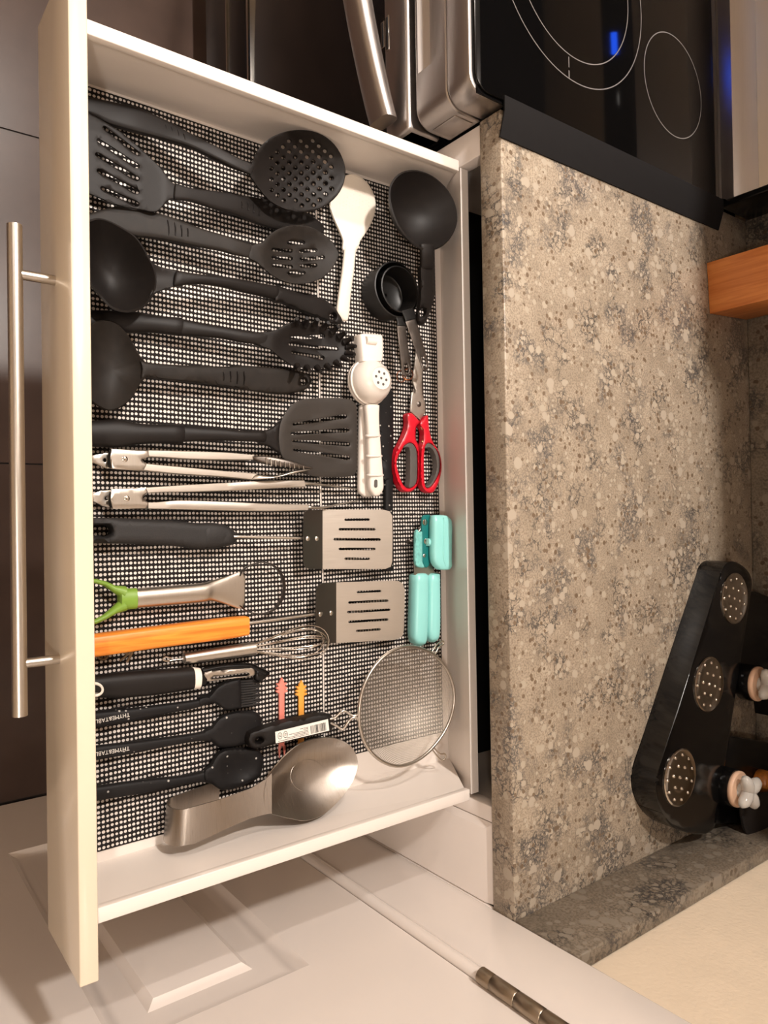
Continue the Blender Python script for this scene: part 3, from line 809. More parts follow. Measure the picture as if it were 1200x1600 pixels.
# --- slotted turner facing the handle side
t = thing('slotted_turner', 'black turner with five slanted slots, its blade against the drawer front', 'turner')
def st_h(x, y):
    if x < 217: return .030
    return .030 + .006 * min(1, (x - 217) / 40)
plate('blade', [(120, 170), (141, 178.6), (157.5, 187), (174, 197), (193, 209), (218, 231), (240, 251), (255, 266.6), (266, 282), (277, 289.5), (290, 293), (288, 312), (275, 311), (266, 311), (258, 317), (251, 326), (240, 331), (218, 327), (179.5, 319), (141, 303), (120, 297)], st_h, .0022, NY, t,
      [slot(163, 199, 216, 240, 2.4, 3.6), slot(154, 219, 214, 259, 2.6, 3.8), slot(151.5, 241, 214, 279, 2.8, 3.8), slot(154, 266.5, 214, 299.5, 2.8, 3.8), slot(160, 294, 214, 319, 2.8, 3.8)], g=8, rnd=(1.2, .0006))
loft('handle', [(274, 287, 272, 312, .036, .0025), (300, 295, 298, 315, .034, .0035), (340, 300, 338, 327.5, .030, .004), (375, 306, 368, 336, .026, .0045), (408, 311, 397, 348, .021, .0045), (440, 320, 428, 358, .017, .0045), (476, 333, 462, 365, .013, .0045), (498, 347, 490, 368, .011, .004), (505, 356, 501, 366, .010, .004)], NY, t, p=4.5, smooth=35)
ridges([(378, 315, 378.5, 325), (387, 315, 388, 328.5), (395.5, 316, 396, 332), (404.5, 318, 405, 337)], lambda x: .0302 - .0050 * (x - 378) / 28, NY, t)
# --- slotted spoon
t = thing('slotted_spoon', 'black slotted spoon with an oval head of eight slits beside the skimmer', 'spoon')
def sp_h(x, y):
    q = math.hypot((x - 470) / 62, (y - 398) / 47); return .034 - .009 * max(0, 1 - q * q)
plate('head', [(393, 384), (409.7, 378.6), (420.7, 366.7), (437, 356.6), (459, 351.6), (483, 353.8), (503, 364), (519.7, 378.6), (529, 394), (528, 403), (521.5, 416), (508.7, 431), (490, 440), (468, 443.7), (448, 441), (428, 431.7), (413, 420), (400.5, 409), (389, 402)], sp_h, .0022, M['nylon_dusty'], t,
      [slot(451, 379.5, 474, 379, 2.7), slot(427, 390, 455, 392, 2.7), slot(470, 392.8, 493, 390.8, 2.6), slot(427, 402.5, 455, 404, 2.7), slot(471, 405, 505, 402, 2.7), slot(427, 414.5, 455, 417, 2.7), slot(471, 415.5, 493, 414.5, 2.6), slot(451, 426.5, 475, 426, 2.5)], g=8, rnd=(1.2, .0006))
loft('handle', [(118, 338, 117, 362, .016, .0045), (141, 334, 141, 366, .017, .0045), (181, 323, 178, 366, .019, .0045), (209, 325.6, 205, 369, .021, .0045), (258, 337.5, 250, 374, .024, .0045), (313, 357.7, 306, 385, .028, .0042), (350, 368.7, 345, 392, .030, .004), (372, 376.5, 366, 398, .0315, .0035), (398, 384, 390, 403, .032, .0018)], M['nylon_dusty'], t, p=4.5, smooth=35)
ridges([(262, 344, 264, 368), (273, 347.6, 274, 368.7), (283, 352, 284, 369.6), (293, 356.7, 293.5, 369.6)], lambda x: .0287 + .0036 * (x - 262) / 50, NY, t)
# --- big ladle, handle towards the back
t = thing('ladle', 'black ladle with a deep bowl at the drawer front and hole at its handle end', 'ladle')
def ld_t(x, y): return .046
bowl('bowl', [(134, 352), (141, 346.5), (156, 343), (174, 348.5), (194, 359.5), (211, 371.5), (223.5, 389), (231, 403), (238, 416), (242, 432), (241, 450), (236, 462), (227, 474), (216, 481.5), (198, 485), (181, 481.5), (168.5, 473), (154, 457), (143, 443), (133, 425), (128, 400), (129, 370)], .046, .036, .0022, NY, t, 2.2)
plate('spout_rim', [(226, 398), (232, 405), (240, 412), (258, 419), (286, 425.5), (288, 445), (277, 446.6), (255, 453), (236, 463), (230, 468), (238, 450), (240, 432), (236, 414)], lambda x, y: .0455 - .004 * max(0, 1 - ((y - 433) / 22) ** 2), .003, NY, t, g=6, rnd=(2, .0008))
loft('handle', [(276, 422.5, 272, 448, .044, .003), (313, 429, 308, 444, .042, .0045), (350, 432.5, 347, 449, .039, .005), (376.7, 437, 373, 455.6, .036, .005), (413, 443.7, 409, 463.5, .031, .005), (434, 447.5, 430, 469, .028, .005)], NY, t)
plate('grip', [(432, 446, ), (440, 448), (457, 454.7), (479, 461), (501, 465.7), (516, 474), (529, 487), (535, 498), (531, 506), (512, 500.5), (492, 493), (468, 484), (442.7, 472.5), (429, 469.5)], lambda x, y: .033 - .013 * min(1, max(0, (x - 430) / 100)), .010, NY, t, [ell(520, 494.5, 5.2, 5.8, 12, .6)], g=7, rnd=(6, .004))
# --- spaghetti server
t = thing('spaghetti_server', 'black spaghetti server with a toothed oval head and three slits', 'server')
def ps_h(x, y):
    q = math.hypot((x - 488) / 62, (y - 541) / 38); return .032 - .010 * max(0, 1 - q * q)
plate('head', [(412, 519), (420.7, 518.5), (433.5, 514), (446, 507), (458, 503.5), (478, 505.5), (500, 510), (520, 517), (535, 528), (544, 541), (544, 551), (538, 560), (524, 569), (505, 575), (485, 575.5), (464, 573), (452, 568), (437, 558), (422.5, 546), (406, 538.5)], ps_h, .0025, NY, t,
      [slot(456, 528, 505, 525.5, 2.4, 3), slot(453, 537.8, 526, 545, 2, 2.6), slot(457, 550, 504, 559, 2.2, 3)], g=8, rnd=(1.4, .0006))
for (x1, y1, x2, y2) in [(463, 507, 464, 498), (477, 508, 480, 497), (491, 510, 496, 499), (505, 513, 513, 504), (519, 519, 529, 510), (530, 526, 541, 519), (538, 534, 551, 529), (542, 542, 556, 541), (541, 551, 554, 554), (535, 559, 545, 564), (524, 566, 533, 573), (510, 571, 518, 579), (495, 574, 501, 581), (479, 574, 484, 580), (464, 572, 467, 577)]:
    tube('tooth', [P(x1, y1, .030), P((x1 * 2 + x2) / 3, (y1 * 2 + y2) / 3, .033), P(x2, y2, .044)], [.0042, .0036, .0022], NY, t, 8)
loft('handle', [(280, 497.5, 278, 525, .018, .0065), (313, 505, 311, 526, .022, .006), (350, 511.5, 347, 529.5, .0255, .0055), (377, 516, 375, 535, .028, .005), (400, 519, 396, 538, .0295, .004), (424, 518, 412, 543, .030, .0018)], NY, t)
loft('grip', [(118, 486, 118, 517, .010, .008), (150, 485, 150, 518, .010, .0085), (209, 487.4, 207, 521, .0125, .0085), (240, 493, 238, 520, .0145, .008), (282, 496.6, 280, 525, .018, .0075)], NY, t)
# --- solid spoon
t = thing('serving_spoon', 'dusty black solid spoon with crumbs in its bowl at the drawer front', 'spoon')
bowl('head', [(138, 516), (148, 505.5), (163, 501), (178, 504), (190.5, 513), (201.5, 527), (211, 545), (218, 557), (226, 566), (229, 577), (227, 588), (220, 595), (213, 606), (207, 618.5), (194, 631), (181, 638), (170, 639.6), (157.5, 635), (143, 624), (131, 604), (127, 575), (130, 540)], .028, .016, .002, M['nylon_dusty'], t, 2.0)
plate('handle', [(219, 562), (227, 566), (258, 569), (286, 570.5), (350, 572.7), (377, 571), (413, 573.5), (450, 577), (472, 581.5), (484, 588), (487, 597), (479, 607), (468, 612), (442.7, 615.7), (413, 613), (377, 607.4), (340, 601), (288, 595.6), (258, 592.5), (227, 589), (219, 595), (222, 577)], lambda x, y: .0285 - .010 * min(1, max(0, (x - 240) / 230)), .0065, M['nylon_dusty'], t, [ell(474.5, 596, 5.6, 6.2, 12)], g=9, rnd=(4, .002))
ridges([(349, 581, 349.5, 594.6), (360, 580, 361, 596.4), (371.5, 580, 371, 599), (382, 580, 382, 601)], .0238, NY, t)
# --- wide slotted turner
t = thing('slotted_turner', 'charcoal turner with a wide four-slot blade reaching under the white squeezer', 'turner')
plate('blade', [(437, 668), (441, 655), (449, 641), (457, 632), (467, 626), (480, 623), (510, 621.8), (533, 622), (547, 624.7), (554.5, 630), (557.5, 640), (558, 680), (558, 719), (557, 735), (551, 743), (532.5, 745.5), (500, 745), (479, 741.5), (462, 733), (448, 722), (439, 708), (436, 688)],
      lambda x, y: .020 + .007 * max(0, (500 - x) / 64), .0022, M['nylon2'], t, [slot(459, 663, 539, 650.5, 2, 3.4), slot(456, 677.5, 543, 672, 2, 3.4), slot(458.5, 689, 544, 694, 2, 3.4), slot(460, 703, 544, 715.5, 2, 3.4)], g=9, rnd=(9, .0012))
plate('neck', [(404, 674.5), (411, 673.6), (424, 669), (436, 660), (441, 655), (437.5, 668), (437, 690), (439.5, 708), (437, 708), (428, 702), (419, 696), (402, 690)], lambda x, y: .0265 + .002 * max(0, (440 - x) / 35), .006, NY, t, g=6, rnd=(4, .0025))
loft('handle', [(282, 664.5, 282, 691, .018, .0065), (313, 667.5, 313, 689.5, .021, .006), (350, 670, 350, 688.8, .024, .0055), (377, 673, 377, 690, .026, .005), (413, 673.8, 413, 691, .0265, .004)], NY, t)
loft('grip', [(118, 658, 118, 697, .011, .009), (144, 657, 144, 698, .012, .009), (185, 655.6, 183, 699.6, .0135, .009), (222, 662, 222, 694, .0155, .0085), (284, 663.5, 284, 693, .018, .0075)], NY, t)
# --- two pairs of tongs
def tongs(label, piv, tab, up, lo, tipu, tipl, rv, vplate):
    t = thing('tongs', label, 'tongs', 'steel kitchen tongs')
    plate('pull_tab', tab[0], .010, .0015, M['steel'], t, [ell(tab[1][0], tab[1][1], 2.6, 3.2, 10)], g=6, sm=1, rnd=(1, .0003))
    loft('spring_collar', piv, M['black_gap'], t, cap=.2)
    loft('arm', up, M['steel_y'], t, p=8, cap=.1, smooth=30); loft('arm', lo, M['steel_y'], t, p=8, cap=.1, smooth=30)
    for q, nm in ((tipu, 'scalloped_tip'), (tipl, 'scalloped_tip')): loft(nm, q, M['steel_d'] if q[0][-1] > .0045 else M['steel'], t, p=3, cap=.3)
    plate('pivot_plate', vplate, .0225, .0015, M['steel'], t, g=7, sm=1, rnd=(1.5, .0006))
    rivet(rv[0], rv[1], .0226, .0030, M['chrome'], t)
    return t
t = tongs('steel tongs whose dark scalloped tip rests over the charcoal turner blade', [(171, 706, 171, 731, .013, .006), (176, 704, 176, 732, .013, .007)], ([(144, 711.5), (164, 707.5), (172, 708), (172, 732), (165, 731.5), (144, 722.5)], (164, 719)),
          [(173, 702, 174, 716, .016, .006), (240, 704, 234, 714.5, .016, .006), (295, 705.5, 295, 718, .016, .006), (350, 707.2, 350, 719, .016, .006), (393, 711, 394, 719, .016, .006)],
          [(174, 717, 175, 732.5, .016, .006), (229, 725, 224, 736, .016, .006), (277, 729.5, 277, 741, .016, .006), (340, 735.5, 340, 745, .016, .006), (398, 740, 392, 750, .016, .006)],
          [(394, 713, 396, 719.5, .021, .0046), (419, 713, 421, 727, .028, .0046), (450, 719, 450, 730.5, .033, .0046), (472, 726, 472, 732.5, .032, .0046), (487, 731, 485, 733.5, .031, .0046)],
          [(392, 749.8, 398, 741.5, .020, .004), (419, 748, 430, 743, .027, .004), (450, 742.2, 457, 736, .031, .004), (483, 734.5, 481, 732.6, .031, .003)], (195, 717.3),
          [(174, 701.5), (232, 703.5), (233, 713), (222, 718), (229, 726), (224, 736), (175, 732.8), (172.5, 717)])
for k in range(9):
    x = 416 + k * 7.2; y1 = 714.5 + k * 1.75; y2 = 727.5 + k * .75
    if y2 - y1 > 2: tube('tip_rib', [P(x, y1, .0325 + .005 * min(1, k / 3)), P(x + 1, y2, .0325 + .005 * min(1, k / 3))], .0007, M['steel'], t, 6)
t = tongs('steel tongs with slim open tips between the scalloped tongs and the rubber-handled turner', [(172, 768, 172, 793, .011, .006), (177, 765, 177, 794, .011, .007)], ([(144, 771.5), (158, 766.5), (172, 766), (173, 793), (160, 791), (145, 783.5)], (166.5, 779)),
          [(174, 765, 175, 779, .014, .006), (232, 761.5, 231, 770.5, .014, .006), (295, 757.5, 295, 769, .014, .006), (350, 754.6, 350, 767.4, .014, .006), (413, 751, 413, 764, .014, .006), (472, 750.5, 474, 761, .014, .0055)],
          [(175, 780, 176, 794.5, .014, .006), (233, 785, 234, 795.5, .014, .006), (277, 782, 277, 796.3, .014, .006), (350, 784, 350, 798, .014, .006), (413, 787, 413, 799, .014, .006), (478, 788.5, 478, 798, .014, .0055)],
          [(472, 751.5, 474, 758, .014, .0045), (500, 755.5, 500, 759, .013, .004), (530, 760, 530, 762, .012, .004), (558, 764, 558, 765.4, .012, .003)],
          [(478, 796.5, 480, 790, .014, .0045), (503, 795, 503, 791.5, .013, .004), (530, 789, 530, 786.8, .012, .004), (558, 783.6, 558, 782, .012, .003)], (198, 779),
          [(174, 764.5), (205, 762.5), (228, 762), (231, 769), (223, 777), (232, 785.5), (232, 795), (176, 795), (173, 779)])
# --- rubber handled steel turner
t = thing('steel_turner', 'steel slotted turner with a black rubber handle and scratched blade', 'turner')
def jt_h(x, y): return .016 if x > 503 else .016 + .014 * (503 - x) / 28
def rect_round(x0, y0, x1, y1, rl, rr, n=4):
    out = []
    for cx, cy, a0, rr_ in ((x1 - rr, y0 + rr, -90, rr), (x1 - rr, y1 - rr, 0, rr), (x0 + rl, y1 - rl, 90, rl), (x0 + rl, y0 + rl, 180, rl)):
        for k in range(n + 1):
            a = math.radians(a0 + 90 * k / n); out.append((cx + rr_ * math.cos(a), cy + rr_ * math.sin(a)))
    return out
def steel_head(corners, hf, slots_, par, blade_m, split):
    # corners of the blade in order, with rounded far corners
    def bil(u, v):
        (a, b, c, d_) = [np.array(q, float) for q in corners]
        return tuple((a * (1 - u) + b * u) * (1 - v) + (d_ * (1 - u) + c * u) * v)
    return bil
blade = [(504, 796), (540, 796.2), (600, 796.6)] + [(609, 799), (613, 806)] + [(613.4, 840), (613, 877)] + [(610.5, 885.5), (602, 889)] + [(540, 889), (504, 889)]
plate('blade', blade, lambda x, y: .009 + .017 * (x - 504) / 110, .0012, M['steel_y'], t, [slot(540, 812, 576, 811.8, 1.9), slot(531, 827, 585, 827, 1.9), slot(523, 842.5, 593, 843, 2), slot(531, 857.7, 585, 857.7, 1.9), slot(540, 873, 576, 873, 1.9)], g=10, sm=1, rnd=(.8, 0), smooth=25)
heel = [(504, 796), (504, 889), (484, 889), (477, 886), (474.5, 879), (474, 838), (474.5, 806), (476, 800), (480, 797.5)]
plate('blade_heel', heel, lambda x, y: .009 + .018 * (504 - x) / 30, .0012, M['steel_d'], t, g=8, sm=1, rnd=(.8, 0), smooth=25)  # darker steel colour paints in the heel's dark reflection
rivet(481, 841.6, .0238, .0028, M['steel'], t); rivet(495, 841.6, .0154, .0028, M['steel'], t)
loft('shaft', [(360, 836, 360, 840.5, .020, .0016), (420, 837.6, 420, 842, .022, .0016), (482, 839, 482, 843.5, .0225, .0014)], M['steel'], t, n=10)
plate('handle', [(112, 812), (145.6, 809), (203, 810), (277, 814), (304, 817), (332, 817.5), (350, 820.5), (360, 825), (367, 832), (368, 840), (366, 848), (357, 853), (332, 856), (306, 857), (277, 853.5), (222, 850.6), (145.6, 849), (112, 848)], .024, .019, M['rubber'], t, [slot(128, 829, 166, 829.5, 8, 9.5, 6)], g=6, rnd=(9, .006))
loft('handle_cap', [(318, 817, 318, 857.3, .0145, .0107), (336, 817.2, 336, 856.5, .0145, .0105), (352, 821, 352, 853.5, .0145, .009), (364, 829, 364, 849, .0145, .006)], M['rubber'], t, p=2.6)
# --- avocado tool
t = thing('avocado_tool', 'avocado tool with green forked end, steel tube handle and wire loop', 'avocado tool')
loft('fork_collar', [(187, 920, 187, 952, .014, .008), (198, 919.5, 198, 952.5, .014, .0082), (212, 918.5, 212, 951.5, .014, .0085)], M['green'], t, cap=.15)
tube('fork_prong', px3([(192, 925, .014), (178, 920, .015), (164, 912, .016), (150, 908.3, .017), (136, 907, .017)]), [.0065, .0036, .0026, .0024, .002], M['green'], t, 10, sub=1, flat=1.5)
tube('fork_prong', px3([(192, 946, .014), (178, 954, .015), (164, 964, .016), (150, 971, .017), (136, 975, .017)]), [.0065, .004, .003, .0026, .002], M['green'], t, 10, sub=1, flat=1.5)
loft('handle', [(211, 919.5, 212, 950.5, .014, .0088), (258, 915.7, 258, 946.5, .0145, .0088), (313, 911, 313, 941.5, .015, .0085), (332, 906.5, 330, 939, .0155, .006), (355, 900, 353, 944.5, .0165, .003), (376.7, 894, 375, 951, .017, .0012), (383, 900, 382, 944, .017, .0008)], M['steel'], t, n=20, cap=.2)
tube('cutting_loop', px3([(374, 900, .0172), (378, 892, .0172), (388, 885, .016), (402, 879.5, .015), (416, 879, .014), (430, 886, .013), (440, 899, .012), (444, 916, .012), (441, 934, .012), (432, 948, .013), (419, 957, .014), (402, 959, .015), (386, 955, .016), (374, 946, .0172)]), .0007, M['steel_d'], t, 8, sub=3, flat=5.0)
# --- wooden handled steel turner
t = thing('steel_turner', 'steel slotted turner with an orange wooden handle and leather cord', 'turner')
blade = [(525.5, 910), (560, 909), (612, 907.3), (623, 908), (630, 913), (632.6, 922), (632.2, 950), (631, 985), (628.5, 994), (620, 999), (612, 1000.3), (570, 1002.4), (525.5, 1004.8)]
plate('blade', blade, lambda x, y: .008 + .016 * (x - 525) / 107, .0012, M['steel_y'], t, [slot(559, 925, 594, 923.5, 1.8), slot(546, 941.5, 605, 938.3, 1.9), slot(544.5, 956.5, 608, 952.7, 1.9), slot(546, 971.7, 605, 968, 1.9), slot(558, 986, 593, 983.3, 1.8)], g=10, sm=1, rnd=(.8, 0), smooth=25)
plate('blade_heel', [(525.5, 910), (525.5, 1004.8), (509, 1004.8), (500, 1001), (495, 992), (493.2, 985), (493.6, 950), (494.5, 920), (498, 914), (505, 910.8)], lambda x, y: .008 + .016 * (525.5 - x) / 32, .0012, M['steel_d'], t, g=8, sm=1, rnd=(.8, 0), smooth=25)  # heel darkened in colour for the dim surroundings it would mirror
rivet(500, 960, .0208, .0030, M['steel'], t); rivet(517, 958, .0123, .0030, M['steel'], t)
loft('shaft', [(378, 972.5, 378, 977.5, .020, .0018), (440, 964.5, 440, 969.5, .0205, .0018), (503, 956, 503, 960.5, .0195, .0014)], M['steel'], t, n=10)
loft('handle', [(112, 997, 112, 1030, .017, .011), (146.5, 991, 146.5, 1025.5, .017, .011), (240, 979, 240, 1012, .018, .011), (350, 965.5, 350, 998, .019, .0105), (384, 962.5, 384, 992, .019, .010)], M['wood'], t, p=5, cap=.15)
tube('leather_cord', px3([(150, 1022, .006), (158, 1030, .004), (166, 1028, .004), (168, 1020, .006), (160, 1012, .012)]), .0016, M['leather'], t, 8, sub=3)
tube('leather_cord', px3([(185, 1014, .008), (200, 1022, .005), (206, 1020, .005)]), .0015, M['leather'], t, 8, sub=3)
tube('leather_cord', px3([(209, 1012, .008), (204, 1024, .004), (198, 1035, .004)]), .0015, M['leather'], t, 8, sub=3)
tube('leather_cord', px3([(187, 1033, .004), (198, 1024, .005), (207, 1014, .007)]), .0012, M['leather'], t, 8, sub=3)
# --- small whisk
t = thing('whisk', 'small steel whisk with a thin tube handle below the wooden-handled turner', 'whisk')
loft('handle', [(287, 1020.5, 288, 1037.5, .012, .006), (340, 1011, 342, 1031, .013, .007), (396, 1002.5, 398, 1023.5, .015, .0075)], M['steel'], t, n=18, cap=.12, p=2)
tube('hanging_hook', px3([(286, 1029.5, .011), (272, 1031, .010), (260, 1033, .009), (254, 1030, .009), (259, 1026, .010), (268, 1029, .010)]), .0011, M['wire'], t, 6, sub=3)
A = P(398, 1012.5, .0155); Bp = P(514, 1000, .041); ax = Bp - A; LL = np.linalg.norm(ax); ax /= LL
sd = np.cross(ax, [0, 0, 1]); sd /= np.linalg.norm(sd); upv = np.cross(sd, ax)
for k in range(5):
    a = math.pi * k / 5 + .2; dirv = sd * math.cos(a) + upv * math.sin(a) * .75
    pts = []
    for q in range(25):
        u = q / 24 * 2 - 1; th = u * math.pi
        s_ = (1 + math.cos(th)) / 2; rad_ = .0055 * (1 - s_) * (1 if u > 0 else -1) + .0195 * math.sin(th) * (s_ ** .55) * 1.2
        pts.append(A + ax * LL * (s_ ** .75 if s_ > 0 else 0) * (1 - .02 * k) + dirv * rad_)
    tube('whisk_wire', pts, .00065, M['wire'], t, 6)
# --- swivel peeler
t = thing('peeler', 'swivel peeler with black handle, white ring and slotted steel blade', 'peeler')
loft('handle', [(116, 1063, 116, 1087, .0148, .009), (130, 1057.5, 130, 1089.3, .015, .0095), (147, 1055, 147, 1089.5, .015, .0098), (185, 1050.5, 185, 1090, .0152, .010), (240, 1046, 240, 1086, .0152, .010), (300, 1042.3, 300, 1076.8, .0152, .0098)], M['nylon'], t, n=20, p=2.6, cap=.2)
rivet(148, 1077.5, .0238, .0068, M['grayp'], t, 'hanging_hole', .0006)
tube('eyelet', [P(148 + 12 * math.cos(a), 1077.5 + 9.5 * math.sin(a), .0238) for a in [2 * math.pi * k / 20 for k in range(20)]], .0016, M['white'], t, 8, close=True)
loft('collar', [(300, 1042, 300, 1077, .015, .0098), (311, 1043.5, 310, 1076, .015, .0095)], M['white'], t, cap=.1)
loft('neck', [(310, 1046.5, 310, 1073, .015, .007), (320, 1047.5, 320, 1072, .015, .006)], M['plastic'], t)
tube('blade_frame', px3([(316, 1049, .016), (340, 1044, .017), (365, 1041.5, .018), (390, 1040.5, .018), (402, 1046, .018), (414, 1051, .018)]), .0034, M['plastic'], t, 10, sub=3)
loft('frame_end', [(400, 1044, 399, 1064, .016, .005), (408, 1046, 407, 1064, .016, .005), (419, 1048.5, 418, 1056, .016, .004)], M['plastic'], t)
plate('blade', [(320, 1050.5), (345, 1047.5), (370, 1045), (392, 1043), (398, 1046), (398.5, 1054), (390, 1057.5), (365, 1060.5), (340, 1063), (320, 1064.5)], .021, .003, M['steel'], t, [slot(332, 1059.3, 387, 1053.8, 1.7, 2.6)], g=6, sm=2, rnd=(2.2, .001))
# --- silicone set with white flecks
def lettering(px, py, h, size, adv, par, txt='THYME&TABLE', ang=None):
    c = bpy.data.curves.new('lettering', 'FONT'); c.body = txt; c.size = size; c.extrude = .00012; c.space_character = 1.0
    ob = bpy.data.objects.new('lettering_src', c); COL.objects.link(ob)
    dg = bpy.context.evaluated_depsgraph_get(); me = bpy.data.meshes.new_from_object(ob.evaluated_get(dg)); bpy.data.objects.remove(ob)
    A_ = P(px, py, h); B_ = P(*adv, h); ux = B_ - A_; Lw = np.linalg.norm(ux); ux /= Lw; uy = np.cross([0, 0, 1], ux)
    w = max(v.co.x for v in me.vertices); sx = Lw / w
    me.transform(Matrix(((ux[0] * sx, uy[0], 0, A_[0]), (ux[1] * sx, uy[1], 0, A_[1]), (0, 0, 1, A_[2]), (0, 0, 0, 1))))
    me.materials.clear(); me.materials.append(M['print_']); me.name = 'lettering'
    o = bpy.data.objects.new('lettering', me); COL.objects.link(o); o.parent = par
    return o
SI = M['sil']
t = thing('pastry_brush', 'speckled black silicone pastry brush with white brand lettering on its handle', 'brush')
loft('handle', [(112, 1118, 112, 1144, .010, .005), (149, 1112, 150, 1137, .011, .005), (203, 1106.5, 204, 1126, .012, .005), (260, 1099.5, 261, 1114.5, .012, .005), (295, 1095, 296, 1108, .012, .005), (318, 1091, 321, 1101, .012, .0048)], SI, t, p=3)
plate('ferrule', [(312, 1092), (328, 1087.5), (337, 1077), (345, 1071), (355, 1066), (369, 1062.5), (376, 1062.5), (377, 1104), (372, 1107), (359, 1109.5), (348, 1106.5), (335.5, 1098), (322, 1100.5), (312, 1103)], .018, .010, SI, t, g=7, rnd=(4, .003))
for k in range(11):
    y1 = 1064.5 + k * 3.95; y2 = 1063.5 + k * 3.65
    tube('bristle', [P(375, y1, .013), P(392, (y1 + y2) / 2 - .3, .0125), P(406 + random.uniform(-1.5, 1.5), y2 - 1, .0115)], [.0014, .0014, .0011], M['rubber'], t, 6)
lettering(202.5, 1113.6, .0172, .0058, (145, 1125.6), t)
t = thing('silicone_spatula', 'speckled black silicone spatula with lettering, its head under the strainer handle', 'spatula')
loft('handle', [(112, 1172, 112, 1194, .010, .005), (149, 1165, 150, 1187, .011, .005), (203, 1159, 204, 1177.5, .012, .005), (258, 1152, 259, 1166, .012, .005), (304, 1145.5, 305, 1158, .012, .005), (328, 1140, 331, 1158, .012, .0045)], SI, t, p=3)
plate('head', [(318, 1143), (330, 1137), (337, 1128), (345, 1120), (357.5, 1114.6), (377.7, 1111), (398, 1112), (407, 1119), (410, 1132), (408, 1148), (398, 1158), (383, 1163), (363, 1168), (345, 1168.7), (336, 1164), (329, 1158), (318, 1156.5)], .017, .008, SI, t, g=8, rnd=(8, .005))
lettering(202.5, 1166.2, .0172, .0058, (145, 1176.3), t)
t = thing('silicone_spoon', 'speckled black silicone spoon beside the steel spoon rest, plain handle', 'spoon')
loft('handle', [(112, 1237, 112, 1262, .010, .005), (151, 1228, 152, 1250.5, .011, .005), (222, 1218, 223, 1239, .012, .005), (277, 1212.5, 278, 1227, .012, .005), (310, 1206.5, 311, 1221.5, .012, .005), (330, 1200, 331, 1225, .013, .0045)], SI, t, p=3)
plate('head', [(320, 1204), (329, 1197), (335, 1187), (342, 1177.5), (357.5, 1170.5), (385, 1169.5), (404, 1171.5), (411, 1187), (409.5, 1203), (405, 1214.5), (382, 1227), (362, 1233.5), (348, 1235), (337, 1229.5), (329, 1222), (320, 1220)], lambda x, y: .020 - .006 * max(0, 1 - ((x - 372) / 30) ** 2 - ((y - 1200) / 24) ** 2), .009, SI, t, g=7, rnd=(5, .004))
# --- black silicone spatula lying crossways under the squeezer
t = thing('silicone_spatula', 'speckled black silicone spatula lying under the white squeezer and the steel turner', 'spatula')
plate('head', [(578, 604), (600, 602), (612, 610), (614.5, 630), (614.3, 700), (614, 738), (613, 750), (602, 752), (598, 742), (593, 700), (590, 660), (578, 640)], .010, .007, SI, t, g=9, rnd=(5, .003))
loft('handle', [(599, 742, 613.5, 742, .006, .0035), (600.5, 760, 613, 760, .006, .004), (600, 800, 613, 800, .006, .004), (599, 860, 614, 860, .006, .004), (600, 890, 614, 890, .006, .004)], SI, t, p=3)
# --- spoon rest
t = thing('spoon_rest', 'brushed steel spoon rest with curled handle along the drawer side', 'spoon rest')
bowl('rest_bowl', [(418, 1215), (433, 1195), (448, 1178.8), (470, 1162), (497.5, 1153.5), (525, 1154), (547, 1165), (558, 1184), (557.5, 1203.5), (547, 1228), (525, 1255.8), (503, 1273.6), (478, 1282), (456, 1279), (436, 1274.5), (420, 1268), (412, 1245)], .030, .017, .0012, M['steel_r'], t, 2.4, nr=10, tilt=lambda x, y: .030 + .026 * (y - 1153) / 129)
R = [P(481 + 27 * math.cos(a), 1212 + 25 * math.sin(a), .0275 + .026 * 25 * math.sin(a) / 129) for a in [2 * math.pi * k / 40 for k in range(40)]]
tube('stamped_ring', R, .0007, M['steel_r'], t, 8, close=True)
Sx = [(424, 1208, 424, 1271, .0405, .0533), (415, 1217, 412, 1273, .0415, .053), (393, 1231, 390, 1279, .043, .053), (360, 1243, 354, 1294, .047, .053), (335, 1251, 325, 1308, .050, .052), (310, 1258, 303, 1318, .050, .050), (295, 1262.5, 290, 1320, .047, .047)]
tops = [(P(a, b, h), P(c, d_, h2)) for a, b, c, d_, h, h2 in Sx]
A0, B0 = tops[-1]; dirv = (tops[-1][0] + tops[-1][1] - tops[-2][0] - tops[-2][1]); dirv[2] = 0; dirv /= np.linalg.norm(dirv)
sect = [q for q in tops]
hA = A0[2]; rr = (hA - F - .006) / 2
for k in range(1, 9):
    a = math.pi * k / 8; off = dirv * rr * .62 * math.sin(a); dz = -rr * (1 - math.cos(a))
    sect.append((A0 + off + np.array([0, 0, dz]), B0 + off + np.array([0, 0, dz])))
for q in (.02, .04, .05):
    sect.append((sect[-1][0] - dirv * .018, sect[-1][1] - dirv * .018))
V = []; Fc = []
for i, (a, b) in enumerate(sect):
    ta = (sect[min(i + 1, len(sect) - 1)][0] - sect[max(i - 1, 0)][0]); w_ = b - a
    nn = np.cross(ta, w_); nn /= max(np.linalg.norm(nn), 1e-9)
    V += [a, b, b + nn * .0012, a + nn * .0012]
for i in range(len(sect) - 1):
    for k in range(4):
        k2 = (k + 1) % 4; Fc.append((i * 4 + k, i * 4 + k2, i * 4 + 4 + k2, i * 4 + 4 + k))
Fc += [(3, 2, 1, 0), tuple(len(V) - 4 + k for k in range(4))]
mk('curled_handle', V, Fc, M['steel_r'], t, 50)
